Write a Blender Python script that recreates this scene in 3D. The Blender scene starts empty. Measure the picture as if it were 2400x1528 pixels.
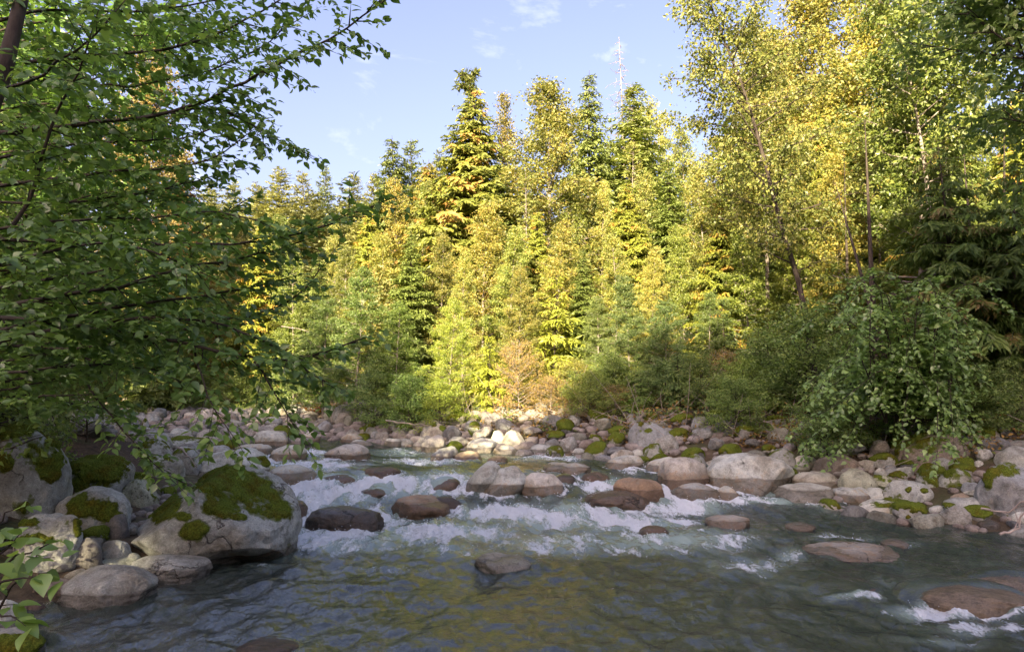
import bpy, bmesh, math, random
import numpy as np
from mathutils import Vector

# ------------------------------------------------------------------ camera, sky, sun, exposure
scene = bpy.context.scene
F, CX, CY, HOR = 1600.0, 1200.0, 764.0, 900.0          # photograph pixels: focal length, centre, horizon row
EYE = 2.0
PITCH = math.atan((HOR - CY) / F)
cam_d = bpy.data.cameras.new('camera'); cam = bpy.data.objects.new('camera', cam_d)
scene.collection.objects.link(cam); scene.camera = cam
cam.location = (0, 0, EYE); cam.rotation_euler = (math.pi / 2 + PITCH, 0, 0)
cam_d.sensor_width = 36; cam_d.lens = 24; cam_d.clip_start = 0.05; cam_d.clip_end = 2000

SUN_EL, SUN_AZ = math.radians(23), math.radians(20)     # azimuth: degrees left of straight behind the camera
TO_SUN = Vector((-math.sin(SUN_AZ) * math.cos(SUN_EL), -math.cos(SUN_AZ) * math.cos(SUN_EL), math.sin(SUN_EL)))
sun_d = bpy.data.lights.new('sun', 'SUN'); sun = bpy.data.objects.new('sun', sun_d)
scene.collection.objects.link(sun)
sun_d.energy = 4.4; sun_d.angle = math.radians(0.5); sun_d.color = (1.0, 0.81, 0.53)
sun.rotation_euler = (-TO_SUN).to_track_quat('-Z', 'Y').to_euler(); sun.location = (-30, -40, 60)

world = bpy.data.worlds.new('World'); scene.world = world; world.use_nodes = True
wn = world.node_tree; wn.nodes.clear()
def N(nt, t, **kw):
    n = nt.nodes.new(t)
    for k, v in kw.items():
        if k in ('inp',):
            for a, b in v.items(): n.inputs[a].default_value = b
        else: setattr(n, k, v)
    return n
def L(nt, a, b): nt.links.new(a, b)
sky = N(wn, 'ShaderNodeTexSky', sky_type='NISHITA', sun_disc=False)
sky.sun_elevation = SUN_EL
sky.sun_rotation = math.atan2(TO_SUN.x, TO_SUN.y)
sky.altitude = 300; sky.air_density = 1.0; sky.dust_density = 8.0; sky.ozone_density = 1.6
bg = N(wn, 'ShaderNodeBackground'); bg.inputs['Strength'].default_value = 0.095
wo = N(wn, 'ShaderNodeOutputWorld')
tc = N(wn, 'ShaderNodeTexCoord')
mp = N(wn, 'ShaderNodeMapping'); mp.inputs['Scale'].default_value = (1.3, 1.3, 2.6); mp.inputs['Location'].default_value = (0.37, 0.1, 0.55)
cn = N(wn, 'ShaderNodeTexNoise'); cn.inputs['Scale'].default_value = 2.6; cn.inputs['Detail'].default_value = 9; cn.inputs['Roughness'].default_value = 0.58; cn.inputs['Distortion'].default_value = 0.5
cr = N(wn, 'ShaderNodeValToRGB'); cr.color_ramp.elements[0].position = 0.585; cr.color_ramp.elements[1].position = 0.76
mx = N(wn, 'ShaderNodeMix', data_type='RGBA'); mx.inputs['B'].default_value = (4.4, 4.4, 4.5, 1)
tint = N(wn, 'ShaderNodeMix', data_type='RGBA', blend_type='MULTIPLY'); tint.inputs['Factor'].default_value = 1.0; tint.inputs['B'].default_value = (1.16, 0.95, 1.05, 1)
gam = N(wn, 'ShaderNodeGamma'); gam.inputs['Gamma'].default_value = 0.95
mulc = N(wn, 'ShaderNodeMath', operation='MULTIPLY'); mulc.inputs[1].default_value = 0.6
L(wn, tc.outputs['Generated'], mp.inputs['Vector']); L(wn, mp.outputs['Vector'], cn.inputs['Vector'])
L(wn, cn.outputs['Fac'], cr.inputs['Fac']); L(wn, cr.outputs['Color'], mulc.inputs[0]); L(wn, mulc.outputs[0], mx.inputs['Factor'])
L(wn, sky.outputs['Color'], gam.inputs['Color']); L(wn, gam.outputs['Color'], tint.inputs['A']); L(wn, tint.outputs['Result'], mx.inputs['A']); L(wn, mx.outputs['Result'], bg.inputs['Color']); L(wn, bg.outputs['Background'], wo.inputs['Surface'])

vs = scene.view_settings
vs.view_transform = 'Standard'; vs.look = 'None'; vs.gamma = 1.0; vs.use_curve_mapping = False
vs.exposure = 2.25
cy = scene.cycles
cy.max_bounces = 7; cy.diffuse_bounces = 4; cy.glossy_bounces = 3; cy.transmission_bounces = 4; cy.transparent_max_bounces = 12
cy.caustics_reflective = False; cy.caustics_refractive = False
cy.sample_clamp_indirect = 4.0
cy.use_denoising = True
try:
    cy.denoiser = 'OPENIMAGEDENOISE'; cy.denoising_input_passes = 'RGB_ALBEDO_NORMAL'; cy.denoising_prefilter = 'ACCURATE'
except Exception: pass

# ------------------------------------------------------------------ helpers
COL = scene.collection
RNG = np.random.default_rng(7)

_perm = np.random.default_rng(3).permutation(256).astype(np.int64); _perm = np.concatenate([_perm, _perm, _perm])
_g3 = np.random.default_rng(5).normal(size=(256, 3)); _g3 /= np.linalg.norm(_g3, axis=1)[:, None]
def noise3(p):
    p = np.asarray(p, float); i = np.floor(p).astype(np.int64); f = p - i; i &= 255
    u = f * f * f * (f * (f * 6 - 15) + 10); out = 0
    for dx in (0, 1):
        wx = u[:, 0] if dx else 1 - u[:, 0]
        a = _perm[i[:, 0] + dx]
        for dy in (0, 1):
            wy = u[:, 1] if dy else 1 - u[:, 1]
            b = _perm[a + ((i[:, 1] + dy) & 255)]
            for dz in (0, 1):
                wz = u[:, 2] if dz else 1 - u[:, 2]
                g = _g3[_perm[b + ((i[:, 2] + dz) & 255)] & 255]
                out = out + wx * wy * wz * (g[:, 0] * (f[:, 0] - dx) + g[:, 1] * (f[:, 1] - dy) + g[:, 2] * (f[:, 2] - dz))
    return out * 1.5
def fbm3(p, oct=4, lac=2.03, gain=0.5):
    p = np.asarray(p, float); s = 0; a = 1.0
    for k in range(oct): s = s + a * noise3(p + 17.3 * k); p = p * lac; a *= gain
    return s
def fbm2(x, y, oct=4, seed=0.0, gain=0.5):
    x, y = np.broadcast_arrays(np.asarray(x, float), np.asarray(y, float)); sh = x.shape
    return fbm3(np.stack([x.ravel(), y.ravel(), np.full(x.size, seed + 0.37)], 1), oct, gain=gain).reshape(sh)
def sstep(a, b, x): t = np.clip((x - a) / (b - a), 0, 1); return t * t * (3 - 2 * t)
def unit(v): v = np.asarray(v, float); return v / (np.linalg.norm(v, axis=-1, keepdims=True) + 1e-12)

def mesh_np(name, verts, faces, mat, smooth=False, attrs=None, face_attrs=None):
    """verts (n,3); faces (m,k) array of one polygon size, or a list of such arrays."""
    me = bpy.data.meshes.new(name)
    fl = [np.asarray(f) for f in (faces if isinstance(faces, list) else [faces]) if len(f)]
    nf = sum(len(f) for f in fl)
    me.vertices.add(len(verts)); me.vertices.foreach_set('co', np.asarray(verts, np.float32).ravel())
    loops = np.concatenate([f.ravel() for f in fl]).astype(np.int32)
    tot = np.concatenate([np.full(len(f), f.shape[1]) for f in fl]).astype(np.int32)
    start = np.concatenate([[0], np.cumsum(tot)[:-1]]).astype(np.int32)
    me.loops.add(len(loops)); me.loops.foreach_set('vertex_index', loops)
    me.polygons.add(nf); me.polygons.foreach_set('loop_start', start)
    me.update(calc_edges=True)
    me.polygons.foreach_set('use_smooth', np.full(nf, smooth))
    for k, v in (attrs or {}).items():
        a = me.attributes.new(k, 'FLOAT', 'POINT'); a.data.foreach_set('value', np.asarray(v, np.float32))
    for k, v in (face_attrs or {}).items():
        a = me.attributes.new(k, 'FLOAT', 'FACE'); a.data.foreach_set('value', np.asarray(v, np.float32))
    if mat: me.materials.append(mat)
    return me
def link(name, me, parent=None, loc=None):
    o = bpy.data.objects.new(name, me); COL.objects.link(o)
    if parent: o.parent = parent
    if loc is not None: o.location = loc
    return o
def tag(o, label=None, cat=None, group=None, kind=None):
    if label: o['label'] = label
    if cat: o['category'] = cat
    if group: o['group'] = group
    if kind: o['kind'] = kind
    return o
def empty(name, loc): o = bpy.data.objects.new(name, None); COL.objects.link(o); o.location = loc; return o

cp, sp = math.cos(PITCH), math.sin(PITCH)
def ray(px, py):
    a, b = (px - CX) / F, (CY - py) / F
    return np.array([a, cp - b * sp, sp + b * cp])
def at(px, py, d):                       # the point seen at (px, py) at depth d along y
    r = ray(px, py); return np.array([r[0] / r[1] * d, d, EYE + r[2] / r[1] * d])
def project(P):
    P = np.asarray(P, float); x, y, z = P[:, 0], P[:, 1], P[:, 2] - EYE
    dep = y * cp + z * sp; up = -y * sp + z * cp; dep = np.maximum(dep, 0.05)
    return CX + F * x / dep, CY - F * up / dep

# ------------------------------------------------------------------ lie of the land
def water_z(x, y):
    y = np.asarray(y, float)
    return 0.42 * sstep(10.2, 13.2, y) + 0.02 * np.clip(y - 13, 0, 60) + 0.04 * sstep(17, 24, y)
XR = np.array([[-40, 26], [-5, 13], [3, 9.6], [6, 8.6], [8.5, 7.9], [9.6, 6.6], [10.3, 5.5], [11.5, 4.9], [12.5, 4.9], [13.3, 3.6], [14, 2.4], [15, 0.7], [16.5, -1.8], [18, -3.8], [20, -5.6], [25, -8.2], [35, -12.5], [60, -24], [200, -90]])
XL = np.array([[-40, 4], [-5, 1.0], [2.6, -1.6], [3.6, -2.6], [4.5, -4.2], [5.2, -4.6], [6.2, -4.3], [7.2, -3.7], [8.5, -3.5], [10, -4.0], [12, -5.0], [16, -7.6], [20, -10.2], [25, -14], [35, -20.5], [60, -38], [200, -140]])
def chan(x, y):                          # signed metres: positive outside the channel
    r = x - np.interp(y, XR[:, 0], XR[:, 1]); l = np.interp(y, XL[:, 0], XL[:, 1]) - x
    near = 2.9 - y
    return np.maximum(r, l), r, l
def ground_z(x, y):
    x, y = np.broadcast_arrays(np.asarray(x, float), np.asarray(y, float))
    s, r, l = chan(x, y); w = water_z(x, y)
    s = np.maximum(s, np.where(y < 4, (2.6 - y), -9) )
    inside = -np.clip(-s * 0.35, 0, 0.55)
    out = np.where(s < 5, 0.17 * s, 0.85 + 0.05 * (s - 5))
    left = (l > r); out = np.where(left & (y < 14), np.where(s < 4, 0.28 * s, 1.12 + 0.10 * (s - 4)), out)
    z = w + np.where(s < 0, inside, out)
    z = z + np.where(s > 0, 0.10, 0.05) * fbm2(x * 0.7, y * 0.7, 4, 2.0) * sstep(-0.5, 0.8, np.abs(s))
    z = z + np.clip(y - 42, 0, 80) * 0.10 + 6 * sstep(60, 160, y)
    q = x * math.sin(SUN_AZ) + y * math.cos(SUN_AZ)
    z = z + np.clip(-8 - q, 0, 60) * 0.36
    z = z + np.clip(np.abs(x) - 45, 0, 200) * 0.25
    return z
def hit(px, py, fn):
    r = ray(px, py); d = 8.0
    lo, hi = 1.0, 140.0
    for d in np.concatenate([np.arange(2, 40, 0.1), np.arange(40, 140, 0.5)]):
        p = r / r[1] * d
        if EYE + p[2] <= float(fn(p[0], d)): break
    p = r / r[1] * d; return np.array([p[0], d, EYE + p[2]])

# ------------------------------------------------------------------ materials
def new_mat(name):
    m = bpy.data.materials.new(name); m.use_nodes = True; m.node_tree.nodes.clear(); return m, m.node_tree
def ramp(nt, stops, fac=None, interp='LINEAR'):
    n = N(nt, 'ShaderNodeValToRGB'); e = n.color_ramp.elements; n.color_ramp.interpolation = interp
    while len(e) < len(stops): e.new(0.5)
    for i, (p, c) in enumerate(stops): e[i].position = p; e[i].color = (*c, 1) if len(c) == 3 else c
    if fac is not None: L(nt, fac, n.inputs['Fac'])
    return n
def mixc(nt, fac, a, b, mode='MIX'):
    n = N(nt, 'ShaderNodeMix', data_type='RGBA', blend_type=mode)
    for s, v in (('Factor', fac), ('A', a), ('B', b)):
        if isinstance(v, (int, float)): n.inputs[s].default_value = v if s == 'Factor' else (v, v, v, 1)
        elif isinstance(v, tuple): n.inputs[s].default_value = (*v, 1)
        else: L(nt, v, n.inputs[s])
    return n.outputs['Result']
def math_(nt, op, a, b=0.0, c=0.0, clamp=False):
    n = N(nt, 'ShaderNodeMath', operation=op, use_clamp=clamp)
    for i, v in enumerate((a, b, c)):
        if isinstance(v, (int, float)): n.inputs[i].default_value = v
        else: L(nt, v, n.inputs[i])
    return n.outputs[0]
def tex(nt, vec, scale, detail=4, rough=0.55, dist=0.0):
    n = N(nt, 'ShaderNodeTexNoise'); n.inputs['Scale'].default_value = scale; n.inputs['Detail'].default_value = detail
    n.inputs['Roughness'].default_value = rough; n.inputs['Distortion'].default_value = dist
    if vec is not None: L(nt, vec, n.inputs['Vector'])
    return n.outputs['Fac']
def attr(nt, name): return N(nt, 'ShaderNodeAttribute', attribute_name=name).outputs['Fac']

def leaf_mat(name, stops, trans=0.4, gloss=0.05, rough=0.45, hue_obj=True):
    m, nt = new_mat(name)
    col = ramp(nt, stops, attr(nt, 'rnd')).outputs['Color']
    oi = N(nt, 'ShaderNodeObjectInfo')
    if hue_obj: col = mixc(nt, 1.0, col, oi.outputs['Color'], 'MULTIPLY')
    d = N(nt, 'ShaderNodeBsdfDiffuse'); t = N(nt, 'ShaderNodeBsdfTranslucent')
    L(nt, col, d.inputs['Color'])
    L(nt, mixc(nt, 1.0, col, (1.15, 1.12, 0.65), 'MULTIPLY'), t.inputs['Color'])
    mx = N(nt, 'ShaderNodeMixShader'); mx.inputs[0].default_value = trans
    L(nt, d.outputs[0], mx.inputs[1]); L(nt, t.outputs[0], mx.inputs[2])
    out = N(nt, 'ShaderNodeOutputMaterial'); sh = mx.outputs[0]
    if gloss > 0:
        g = N(nt, 'ShaderNodeBsdfGlossy'); g.inputs['Roughness'].default_value = rough; g.inputs['Color'].default_value = (1, 1, 1, 1)
        m2 = N(nt, 'ShaderNodeMixShader'); m2.inputs[0].default_value = gloss
        L(nt, sh, m2.inputs[1]); L(nt, g.outputs[0], m2.inputs[2]); sh = m2.outputs[0]
    L(nt, sh, out.inputs['Surface']); return m

M = {}
M['alder_leaf'] = leaf_mat('alder_leaf', [(0, (0.09, 0.14, 0.034)), (0.5, (0.16, 0.235, 0.055)), (0.9, (0.25, 0.33, 0.075)), (1, (0.38, 0.36, 0.08))], 0.48, 0.05, 0.42)
M['gold_leaf'] = leaf_mat('gold_leaf', [(0, (0.09, 0.125, 0.036)), (0.35, (0.20, 0.235, 0.072)), (0.7, (0.34, 0.335, 0.105)), (0.9, (0.46, 0.40, 0.14)), (1, (0.42, 0.28, 0.12))], 0.42, 0.03)
M['green_leaf'] = leaf_mat('green_leaf', [(0, (0.10, 0.145, 0.036)), (0.5, (0.20, 0.255, 0.065)), (0.9, (0.33, 0.37, 0.09)), (1, (0.42, 0.36, 0.11))], 0.42, 0.04)
M['needle'] = leaf_mat('needle', [(0, (0.065, 0.095, 0.035)), (0.6, (0.14, 0.175, 0.065)), (1, (0.24, 0.25, 0.09))], 0.25, 0.03)
M['cedar'] = leaf_mat('cedar', [(0, (0.07, 0.10, 0.022)), (0.5, (0.17, 0.19, 0.045)), (0.78, (0.26, 0.25, 0.06)), (0.88, (0.34, 0.22, 0.08)), (1, (0.36, 0.18, 0.075))], 0.25, 0.02)
M['dead_leaf'] = leaf_mat('dead_leaf', [(0, (0.18, 0.13, 0.05)), (0.6, (0.36, 0.27, 0.10)), (1, (0.46, 0.34, 0.10))], 0.25, 0.0)
M['fern_orange'] = leaf_mat('fern_orange', [(0, (0.25, 0.10, 0.03)), (0.6, (0.50, 0.24, 0.06)), (1, (0.45, 0.36, 0.05))], 0.35, 0.0)
M['far_needle'] = leaf_mat('far_needle', [(0, (0.11, 0.13, 0.06)), (0.6, (0.215, 0.235, 0.105)), (1, (0.32, 0.32, 0.14))], 0.25, 0.0)

def bark_mat(name, c1, c2, scale=9):
    m, nt = new_mat(name); b = N(nt, 'ShaderNodeBsdfPrincipled'); o = N(nt, 'ShaderNodeOutputMaterial')
    g = N(nt, 'ShaderNodeTexCoord'); mp = N(nt, 'ShaderNodeMapping'); mp.inputs['Scale'].default_value = (1, 1, 0.35)
    L(nt, g.outputs['Object'], mp.inputs['Vector'])
    f = tex(nt, mp.outputs['Vector'], scale, 6, 0.65)
    L(nt, ramp(nt, [(0.35, c1), (0.65, c2)], f).outputs['Color'], b.inputs['Base Color']); b.inputs['Roughness'].default_value = 0.9
    bp = N(nt, 'ShaderNodeBump'); bp.inputs['Strength'].default_value = 0.6; bp.inputs['Distance'].default_value = 0.03
    L(nt, f, bp.inputs['Height']); L(nt, bp.outputs[0], b.inputs['Normal']); L(nt, b.outputs[0], o.inputs['Surface']); return m
M['bark_dark'] = bark_mat('bark_dark', (0.030, 0.022, 0.016), (0.085, 0.07, 0.055))
M['bark_pale'] = bark_mat('bark_pale', (0.14, 0.12, 0.10), (0.38, 0.34, 0.29), 5)
M['bark_twig'] = bark_mat('bark_twig', (0.020, 0.016, 0.010), (0.055, 0.045, 0.030))
M['wood_grey'] = bark_mat('wood_grey', (0.22, 0.18, 0.15), (0.42, 0.37, 0.31), 12)

def rock_material():
    m, nt = new_mat('granite'); b = N(nt, 'ShaderNodeBsdfPrincipled'); o = N(nt, 'ShaderNodeOutputMaterial')
    g = N(nt, 'ShaderNodeTexCoord'); oi = N(nt, 'ShaderNodeObjectInfo')
    va = N(nt, 'ShaderNodeVectorMath', operation='SCALE'); va.inputs['Scale'].default_value = 37.0
    cmb = N(nt, 'ShaderNodeCombineXYZ'); L(nt, oi.outputs['Random'], cmb.inputs[0]); L(nt, oi.outputs['Random'], cmb.inputs[1])
    L(nt, cmb.outputs[0], va.inputs[0])
    ad = N(nt, 'ShaderNodeVectorMath', operation='ADD'); L(nt, g.outputs['Object'], ad.inputs[0]); L(nt, va.outputs[0], ad.inputs[1])
    P = ad.outputs[0]
    fine = tex(nt, P, 62, 4, 0.8); mid = tex(nt, P, 8, 7, 0.68); big = tex(nt, P, 1.7, 5, 0.62)
    c = mixc(nt, 1.0, oi.outputs['Color'], ramp(nt, [(0.30, (0.30, 0.29, 0.28)), (0.44, (0.92, 0.92, 0.92)), (0.56, (1.0, 1.0, 1.0)), (0.72, (1.7, 1.66, 1.6))], fine).outputs['Color'], 'MULTIPLY')
    c = mixc(nt, 1.0, c, ramp(nt, [(0.3, (0.50, 0.48, 0.45)), (0.5, (0.95, 0.95, 0.95)), (0.75, (1.32, 1.28, 1.22))], mid).outputs['Color'], 'MULTIPLY')
    c = mixc(nt, 1.0, c, ramp(nt, [(0.33, (0.62, 0.55, 0.47)), (0.5, (0.95, 0.93, 0.90)), (0.65, (1.12, 1.12, 1.12))], big).outputs['Color'], 'MULTIPLY')
    # black lichen spots with a shape of their own
    spot = tex(nt, P, 26, 4, 0.7, 0.6); zone = tex(nt, P, 2.6, 3, 0.5)
    sm = math_(nt, 'MULTIPLY', ramp(nt, [(0.60, (0, 0, 0)), (0.64, (1, 1, 1))], spot).outputs['Color'], ramp(nt, [(0.50, (0, 0, 0)), (0.60, (1, 1, 1))], zone).outputs['Color'])
    sm = math_(nt, 'MULTIPLY', sm, attr(nt, 'lichen'))
    c = mixc(nt, sm, c, (0.022, 0.022, 0.012))
    fm = math_(nt, 'ADD', attr(nt, 'film'), math_(nt, 'MULTIPLY', math_(nt, 'SUBTRACT', tex(nt, P, 30, 5, 0.75), 0.5), 2.2))
    c = mixc(nt, math_(nt, 'MULTIPLY', ramp(nt, [(0.55, (0, 0, 0)), (0.80, (1, 1, 1))], fm).outputs['Color'], attr(nt, 'film')), c, (0.085, 0.108, 0.024))
    dis = N(nt, 'ShaderNodeVectorMath', operation='ADD'); ns_ = N(nt, 'ShaderNodeTexNoise'); ns_.inputs['Scale'].default_value = 2.5; ns_.inputs['Detail'].default_value = 4; L(nt, P, ns_.inputs['Vector'])
    L(nt, P, dis.inputs[0]); L(nt, ns_.outputs['Color'], dis.inputs[1])
    vc = N(nt, 'ShaderNodeTexVoronoi', feature='DISTANCE_TO_EDGE'); vc.inputs['Scale'].default_value = 1.3; L(nt, dis.outputs[0], vc.inputs['Vector'])
    ck = math_(nt, 'MULTIPLY', ramp(nt, [(0.004, (1, 1, 1)), (0.016, (0, 0, 0))], vc.outputs['Distance']).outputs['Color'], ramp(nt, [(0.56, (0, 0, 0)), (0.62, (1, 1, 1))], tex(nt, P, 1.1, 2, 0.5)).outputs['Color'])
    c = mixc(nt, math_(nt, 'MULTIPLY', ck, 0.75), c, (0.035, 0.03, 0.025))
    # brown mineral/algae stain towards the waterline and wetness
    st = math_(nt, 'ADD', attr(nt, 'stain'), math_(nt, 'MULTIPLY', math_(nt, 'SUBTRACT', mid, 0.5), 1.6))
    stf = ramp(nt, [(0.42, (0, 0, 0)), (0.62, (1, 1, 1))], st).outputs['Color']
    c = mixc(nt, math_(nt, 'MULTIPLY', stf, 0.75), c, mixc(nt, 1.0, c, (0.68, 0.52, 0.38), 'MULTIPLY'))
    wt = math_(nt, 'ADD', attr(nt, 'wet'), math_(nt, 'MULTIPLY', math_(nt, 'SUBTRACT', big, 0.5), 0.8))
    wf = ramp(nt, [(0.45, (0, 0, 0)), (0.58, (1, 1, 1))], wt).outputs['Color']
    c = mixc(nt, wf, c, mixc(nt, 1.0, c, (0.42, 0.39, 0.36), 'MULTIPLY'))
    L(nt, c, b.inputs['Base Color'])
    L(nt, ramp(nt, [(0, (0.85,) * 3), (1, (0.22,) * 3)], wf).outputs['Color'], b.inputs['Roughness'])
    bp = N(nt, 'ShaderNodeBump'); bp.inputs['Strength'].default_value = 0.9; bp.inputs['Distance'].default_value = 0.02
    h = math_(nt, 'SUBTRACT', math_(nt, 'ADD', math_(nt, 'MULTIPLY', mid, 2.2), math_(nt, 'MULTIPLY', fine, 0.45)), math_(nt, 'MULTIPLY', ck, 1.2)); L(nt, h, bp.inputs['Height'])
    L(nt, bp.outputs[0], b.inputs['Normal']); L(nt, b.outputs[0], o.inputs['Surface']); return m
M['rock'] = rock_material()

def moss_material():
    m, nt = new_mat('moss'); b = N(nt, 'ShaderNodeBsdfPrincipled'); o = N(nt, 'ShaderNodeOutputMaterial')
    g = N(nt, 'ShaderNodeNewGeometry'); P = g.outputs['Position']
    f = tex(nt, P, 60, 5, 0.7); b2 = tex(nt, P, 4.5, 4, 0.6)
    c = ramp(nt, [(0.30, (0.026, 0.038, 0.007)), (0.5, (0.085, 0.118, 0.015)), (0.72, (0.19, 0.25, 0.032))], f).outputs['Color']
    c = mixc(nt, ramp(nt, [(0.48, (0, 0, 0)), (0.68, (1, 1, 1))], b2).outputs['Color'], c, mixc(nt, 1.0, c, (1.0, 0.68, 0.6), 'MULTIPLY'))
    L(nt, c, b.inputs['Base Color']); b.inputs['Roughness'].default_value = 1.0
    b.inputs['Specular IOR Level'].default_value = 0.1
    bp = N(nt, 'ShaderNodeBump'); bp.inputs['Strength'].default_value = 1.0; bp.inputs['Distance'].default_value = 0.02
    L(nt, f, bp.inputs['Height']); L(nt, bp.outputs[0], b.inputs['Normal']); L(nt, b.outputs[0], o.inputs['Surface']); return m
M['moss'] = moss_material()

def ground_material():
    m, nt = new_mat('forest_floor'); b = N(nt, 'ShaderNodeBsdfPrincipled'); o = N(nt, 'ShaderNodeOutputMaterial')
    g = N(nt, 'ShaderNodeNewGeometry'); P = g.outputs['Position']
    f = tex(nt, P, 14, 6, 0.7); b2 = tex(nt, P, 1.2, 4, 0.6); s = attr(nt, 'bed')
    soil = ramp(nt, [(0.3, (0.020, 0.014, 0.009)), (0.55, (0.070, 0.048, 0.028)), (0.75, (0.15, 0.11, 0.06))], f).outputs['Color']
    soil = mixc(nt, ramp(nt, [(0.5, (0, 0, 0)), (0.62, (1, 1, 1))], b2).outputs['Color'], soil, (0.045, 0.06, 0.014))
    vor = N(nt, 'ShaderNodeTexVoronoi'); vor.inputs['Scale'].default_value = 7; L(nt, P, vor.inputs['Vector'])
    peb = mixc(nt, 1.0, ramp(nt, [(0, (0.10, 0.085, 0.045)), (0.5, (0.20, 0.17, 0.10)), (1, (0.32, 0.28, 0.19))], vor.outputs['Color']).outputs['Color'],
               ramp(nt, [(0.0, (1, 1, 1)), (0.55, (0.35, 0.33, 0.3))], vor.outputs['Distance']).outputs['Color'], 'MULTIPLY')
    L(nt, mixc(nt, s, soil, peb), b.inputs['Base Color']); b.inputs['Roughness'].default_value = 0.95
    bp = N(nt, 'ShaderNodeBump'); bp.inputs['Strength'].default_value = 0.8; bp.inputs['Distance'].default_value = 0.06
    L(nt, f, bp.inputs['Height']); L(nt, bp.outputs[0], b.inputs['Normal']); L(nt, b.outputs[0], o.inputs['Surface']); return m
M['ground'] = ground_material()

# ------------------------------------------------------------------ terrain
def spaced(lo, hi, fine, n, c=0.0):
    u = np.linspace(-1, 1, n); k = 4.2
    v = np.sinh(k * u) / np.sinh(k)
    return np.where(v < 0, c + v * (c - lo), c + v * (hi - c))
gx = spaced(-260, 260, 1, 260, 0.0); gy = spaced(-120, 420, 1, 300, 10.0)
X, Y = np.meshgrid(gx, gy); Z = ground_z(X, Y)
nx, ny = len(gx), len(gy)
idx = np.arange(nx * ny).reshape(ny, nx)
quads = np.stack([idx[:-1, :-1], idx[:-1, 1:], idx[1:, 1:], idx[1:, :-1]], -1).reshape(-1, 4)
sdist = chan(X, Y)[0]
bed = sstep(1.5, -0.2, sdist + 0.8 * fbm2(X, Y, 3, 9.0))
g = link('ground', mesh_np('ground', np.stack([X.ravel(), Y.ravel(), Z.ravel()], 1), quads, M['ground'], True, {'bed': bed.ravel()}))
tag(g, 'dark forest floor and stony river bed', kind='structure')

# ------------------------------------------------------------------ boulders
def ico(sub):
    bm = bmesh.new(); bmesh.ops.create_icosphere(bm, subdivisions=sub, radius=1.0)
    v = np.array([x.co[:] for x in bm.verts]); f = np.array([[y.index for y in x.verts] for x in bm.faces]); bm.free(); return v, f
ICO = {k: ico(k) for k in (1, 2, 3, 4, 5, 6, 7)}
def rock_shape(sub, seed, box=2.4, rough=1.0, cuts=5, planes=()):
    v, f = ICO[sub]; r = np.random.default_rng(seed)
    n = v / (np.sum(np.abs(v) ** box, axis=1) ** (1 / box))[:, None]
    off = r.uniform(-50, 50, 3)
    for k in range(cuts):
        m = unit(r.normal(size=3) * [1, 1, 0.8]); d = r.uniform(0.72, 0.93)
        ex = np.maximum(0, n @ m - d); n = n - ex[:, None] * m * (0.86 if cuts > 6 else 0.72)
    for m, d in planes:
        m = unit(np.array(m, float)); ex = np.maximum(0, n @ m - d); n = n - ex[:, None] * m * 0.88
    u = unit(n)
    n = n * (1 + rough * (0.13 * noise3(u * 1.1 + off) + 0.055 * fbm3(u * 2.6 + off, 3)))[:, None]
    if sub >= 4: n = n + u * (rough * 0.010 * fbm3(n * 9 + off, 4))[:, None]
    lo, hi = n.min(0), n.max(0)
    return (n - (lo + hi) / 2) / ((hi - lo) / 2), f
def rot_y(p, a): c, s = math.cos(a), math.sin(a); q = p.copy(); q[:, 0] = c * p[:, 0] + s * p[:, 2]; q[:, 2] = -s * p[:, 0] + c * p[:, 2]; return q
def rot_z(p, a): c, s = math.cos(a), math.sin(a); q = p.copy(); q[:, 0] = c * p[:, 0] - s * p[:, 1]; q[:, 1] = s * p[:, 0] + c * p[:, 1]; return q
def vnormals(v, f):
    fn = np.cross(v[f[:, 1]] - v[f[:, 0]], v[f[:, 2]] - v[f[:, 0]]); n = np.zeros_like(v)
    for k in range(3): np.add.at(n, f[:, k], fn)
    return unit(n)

RC = {'G': (0.36, 0.35, 0.335), 'L': (0.49, 0.475, 0.445), 'T': (0.48, 0.43, 0.365), 'P': (0.47, 0.415, 0.375), 'B': (0.36, 0.275, 0.21),
      'D': (0.19, 0.17, 0.16), 'U': (0.28, 0.275, 0.285), 'O': (0.35, 0.335, 0.26), 'W': (0.54, 0.505, 0.455), 'R': (0.32, 0.255, 0.215)}
RC = {k: (c[0] * 0.88, c[1] * 1.0, c[2] * 0.97) for k, c in RC.items()}
WATER_ROCKS = []      # (x, y, a, b, top z, overflow)
ROCK_DISCS = []       # (x, y, r)
def moss_mask(v, nrm, loc, seed, amount, size, blobs):
    off = np.random.default_rng(seed + 99).uniform(-50, 50, 3)
    k = 1.9 / max(size, 0.25)
    nz = fbm3(v * k + off, 5, gain=0.55)
    wp = v + np.array(loc)
    if blobs is not None:
        px, py = project(wp); front = sstep(-0.15, 0.12, -nrm[:, 1] * 0.9 + nrm[:, 2] * 0.5)
        m = np.full(len(v), -1.0)
        for bx, by, rx, ry in blobs: m = np.maximum(m, 1 - ((px - bx) / rx) ** 2 - ((py - by) / ry) ** 2)
        m = np.clip(m, -1.0, 0.55) * 0.8 - 0.05 + 0.95 * nz + 0.35 * fbm3(v * 9 / max(size, 0.25) + off, 3) - (1 - front)
    else:
        m = nz * 0.9 + 0.25 * fbm3(v * 9 / max(size, 0.25) + off, 3) + 0.75 * nrm[:, 2] + amount - 1.0
    return m
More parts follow.
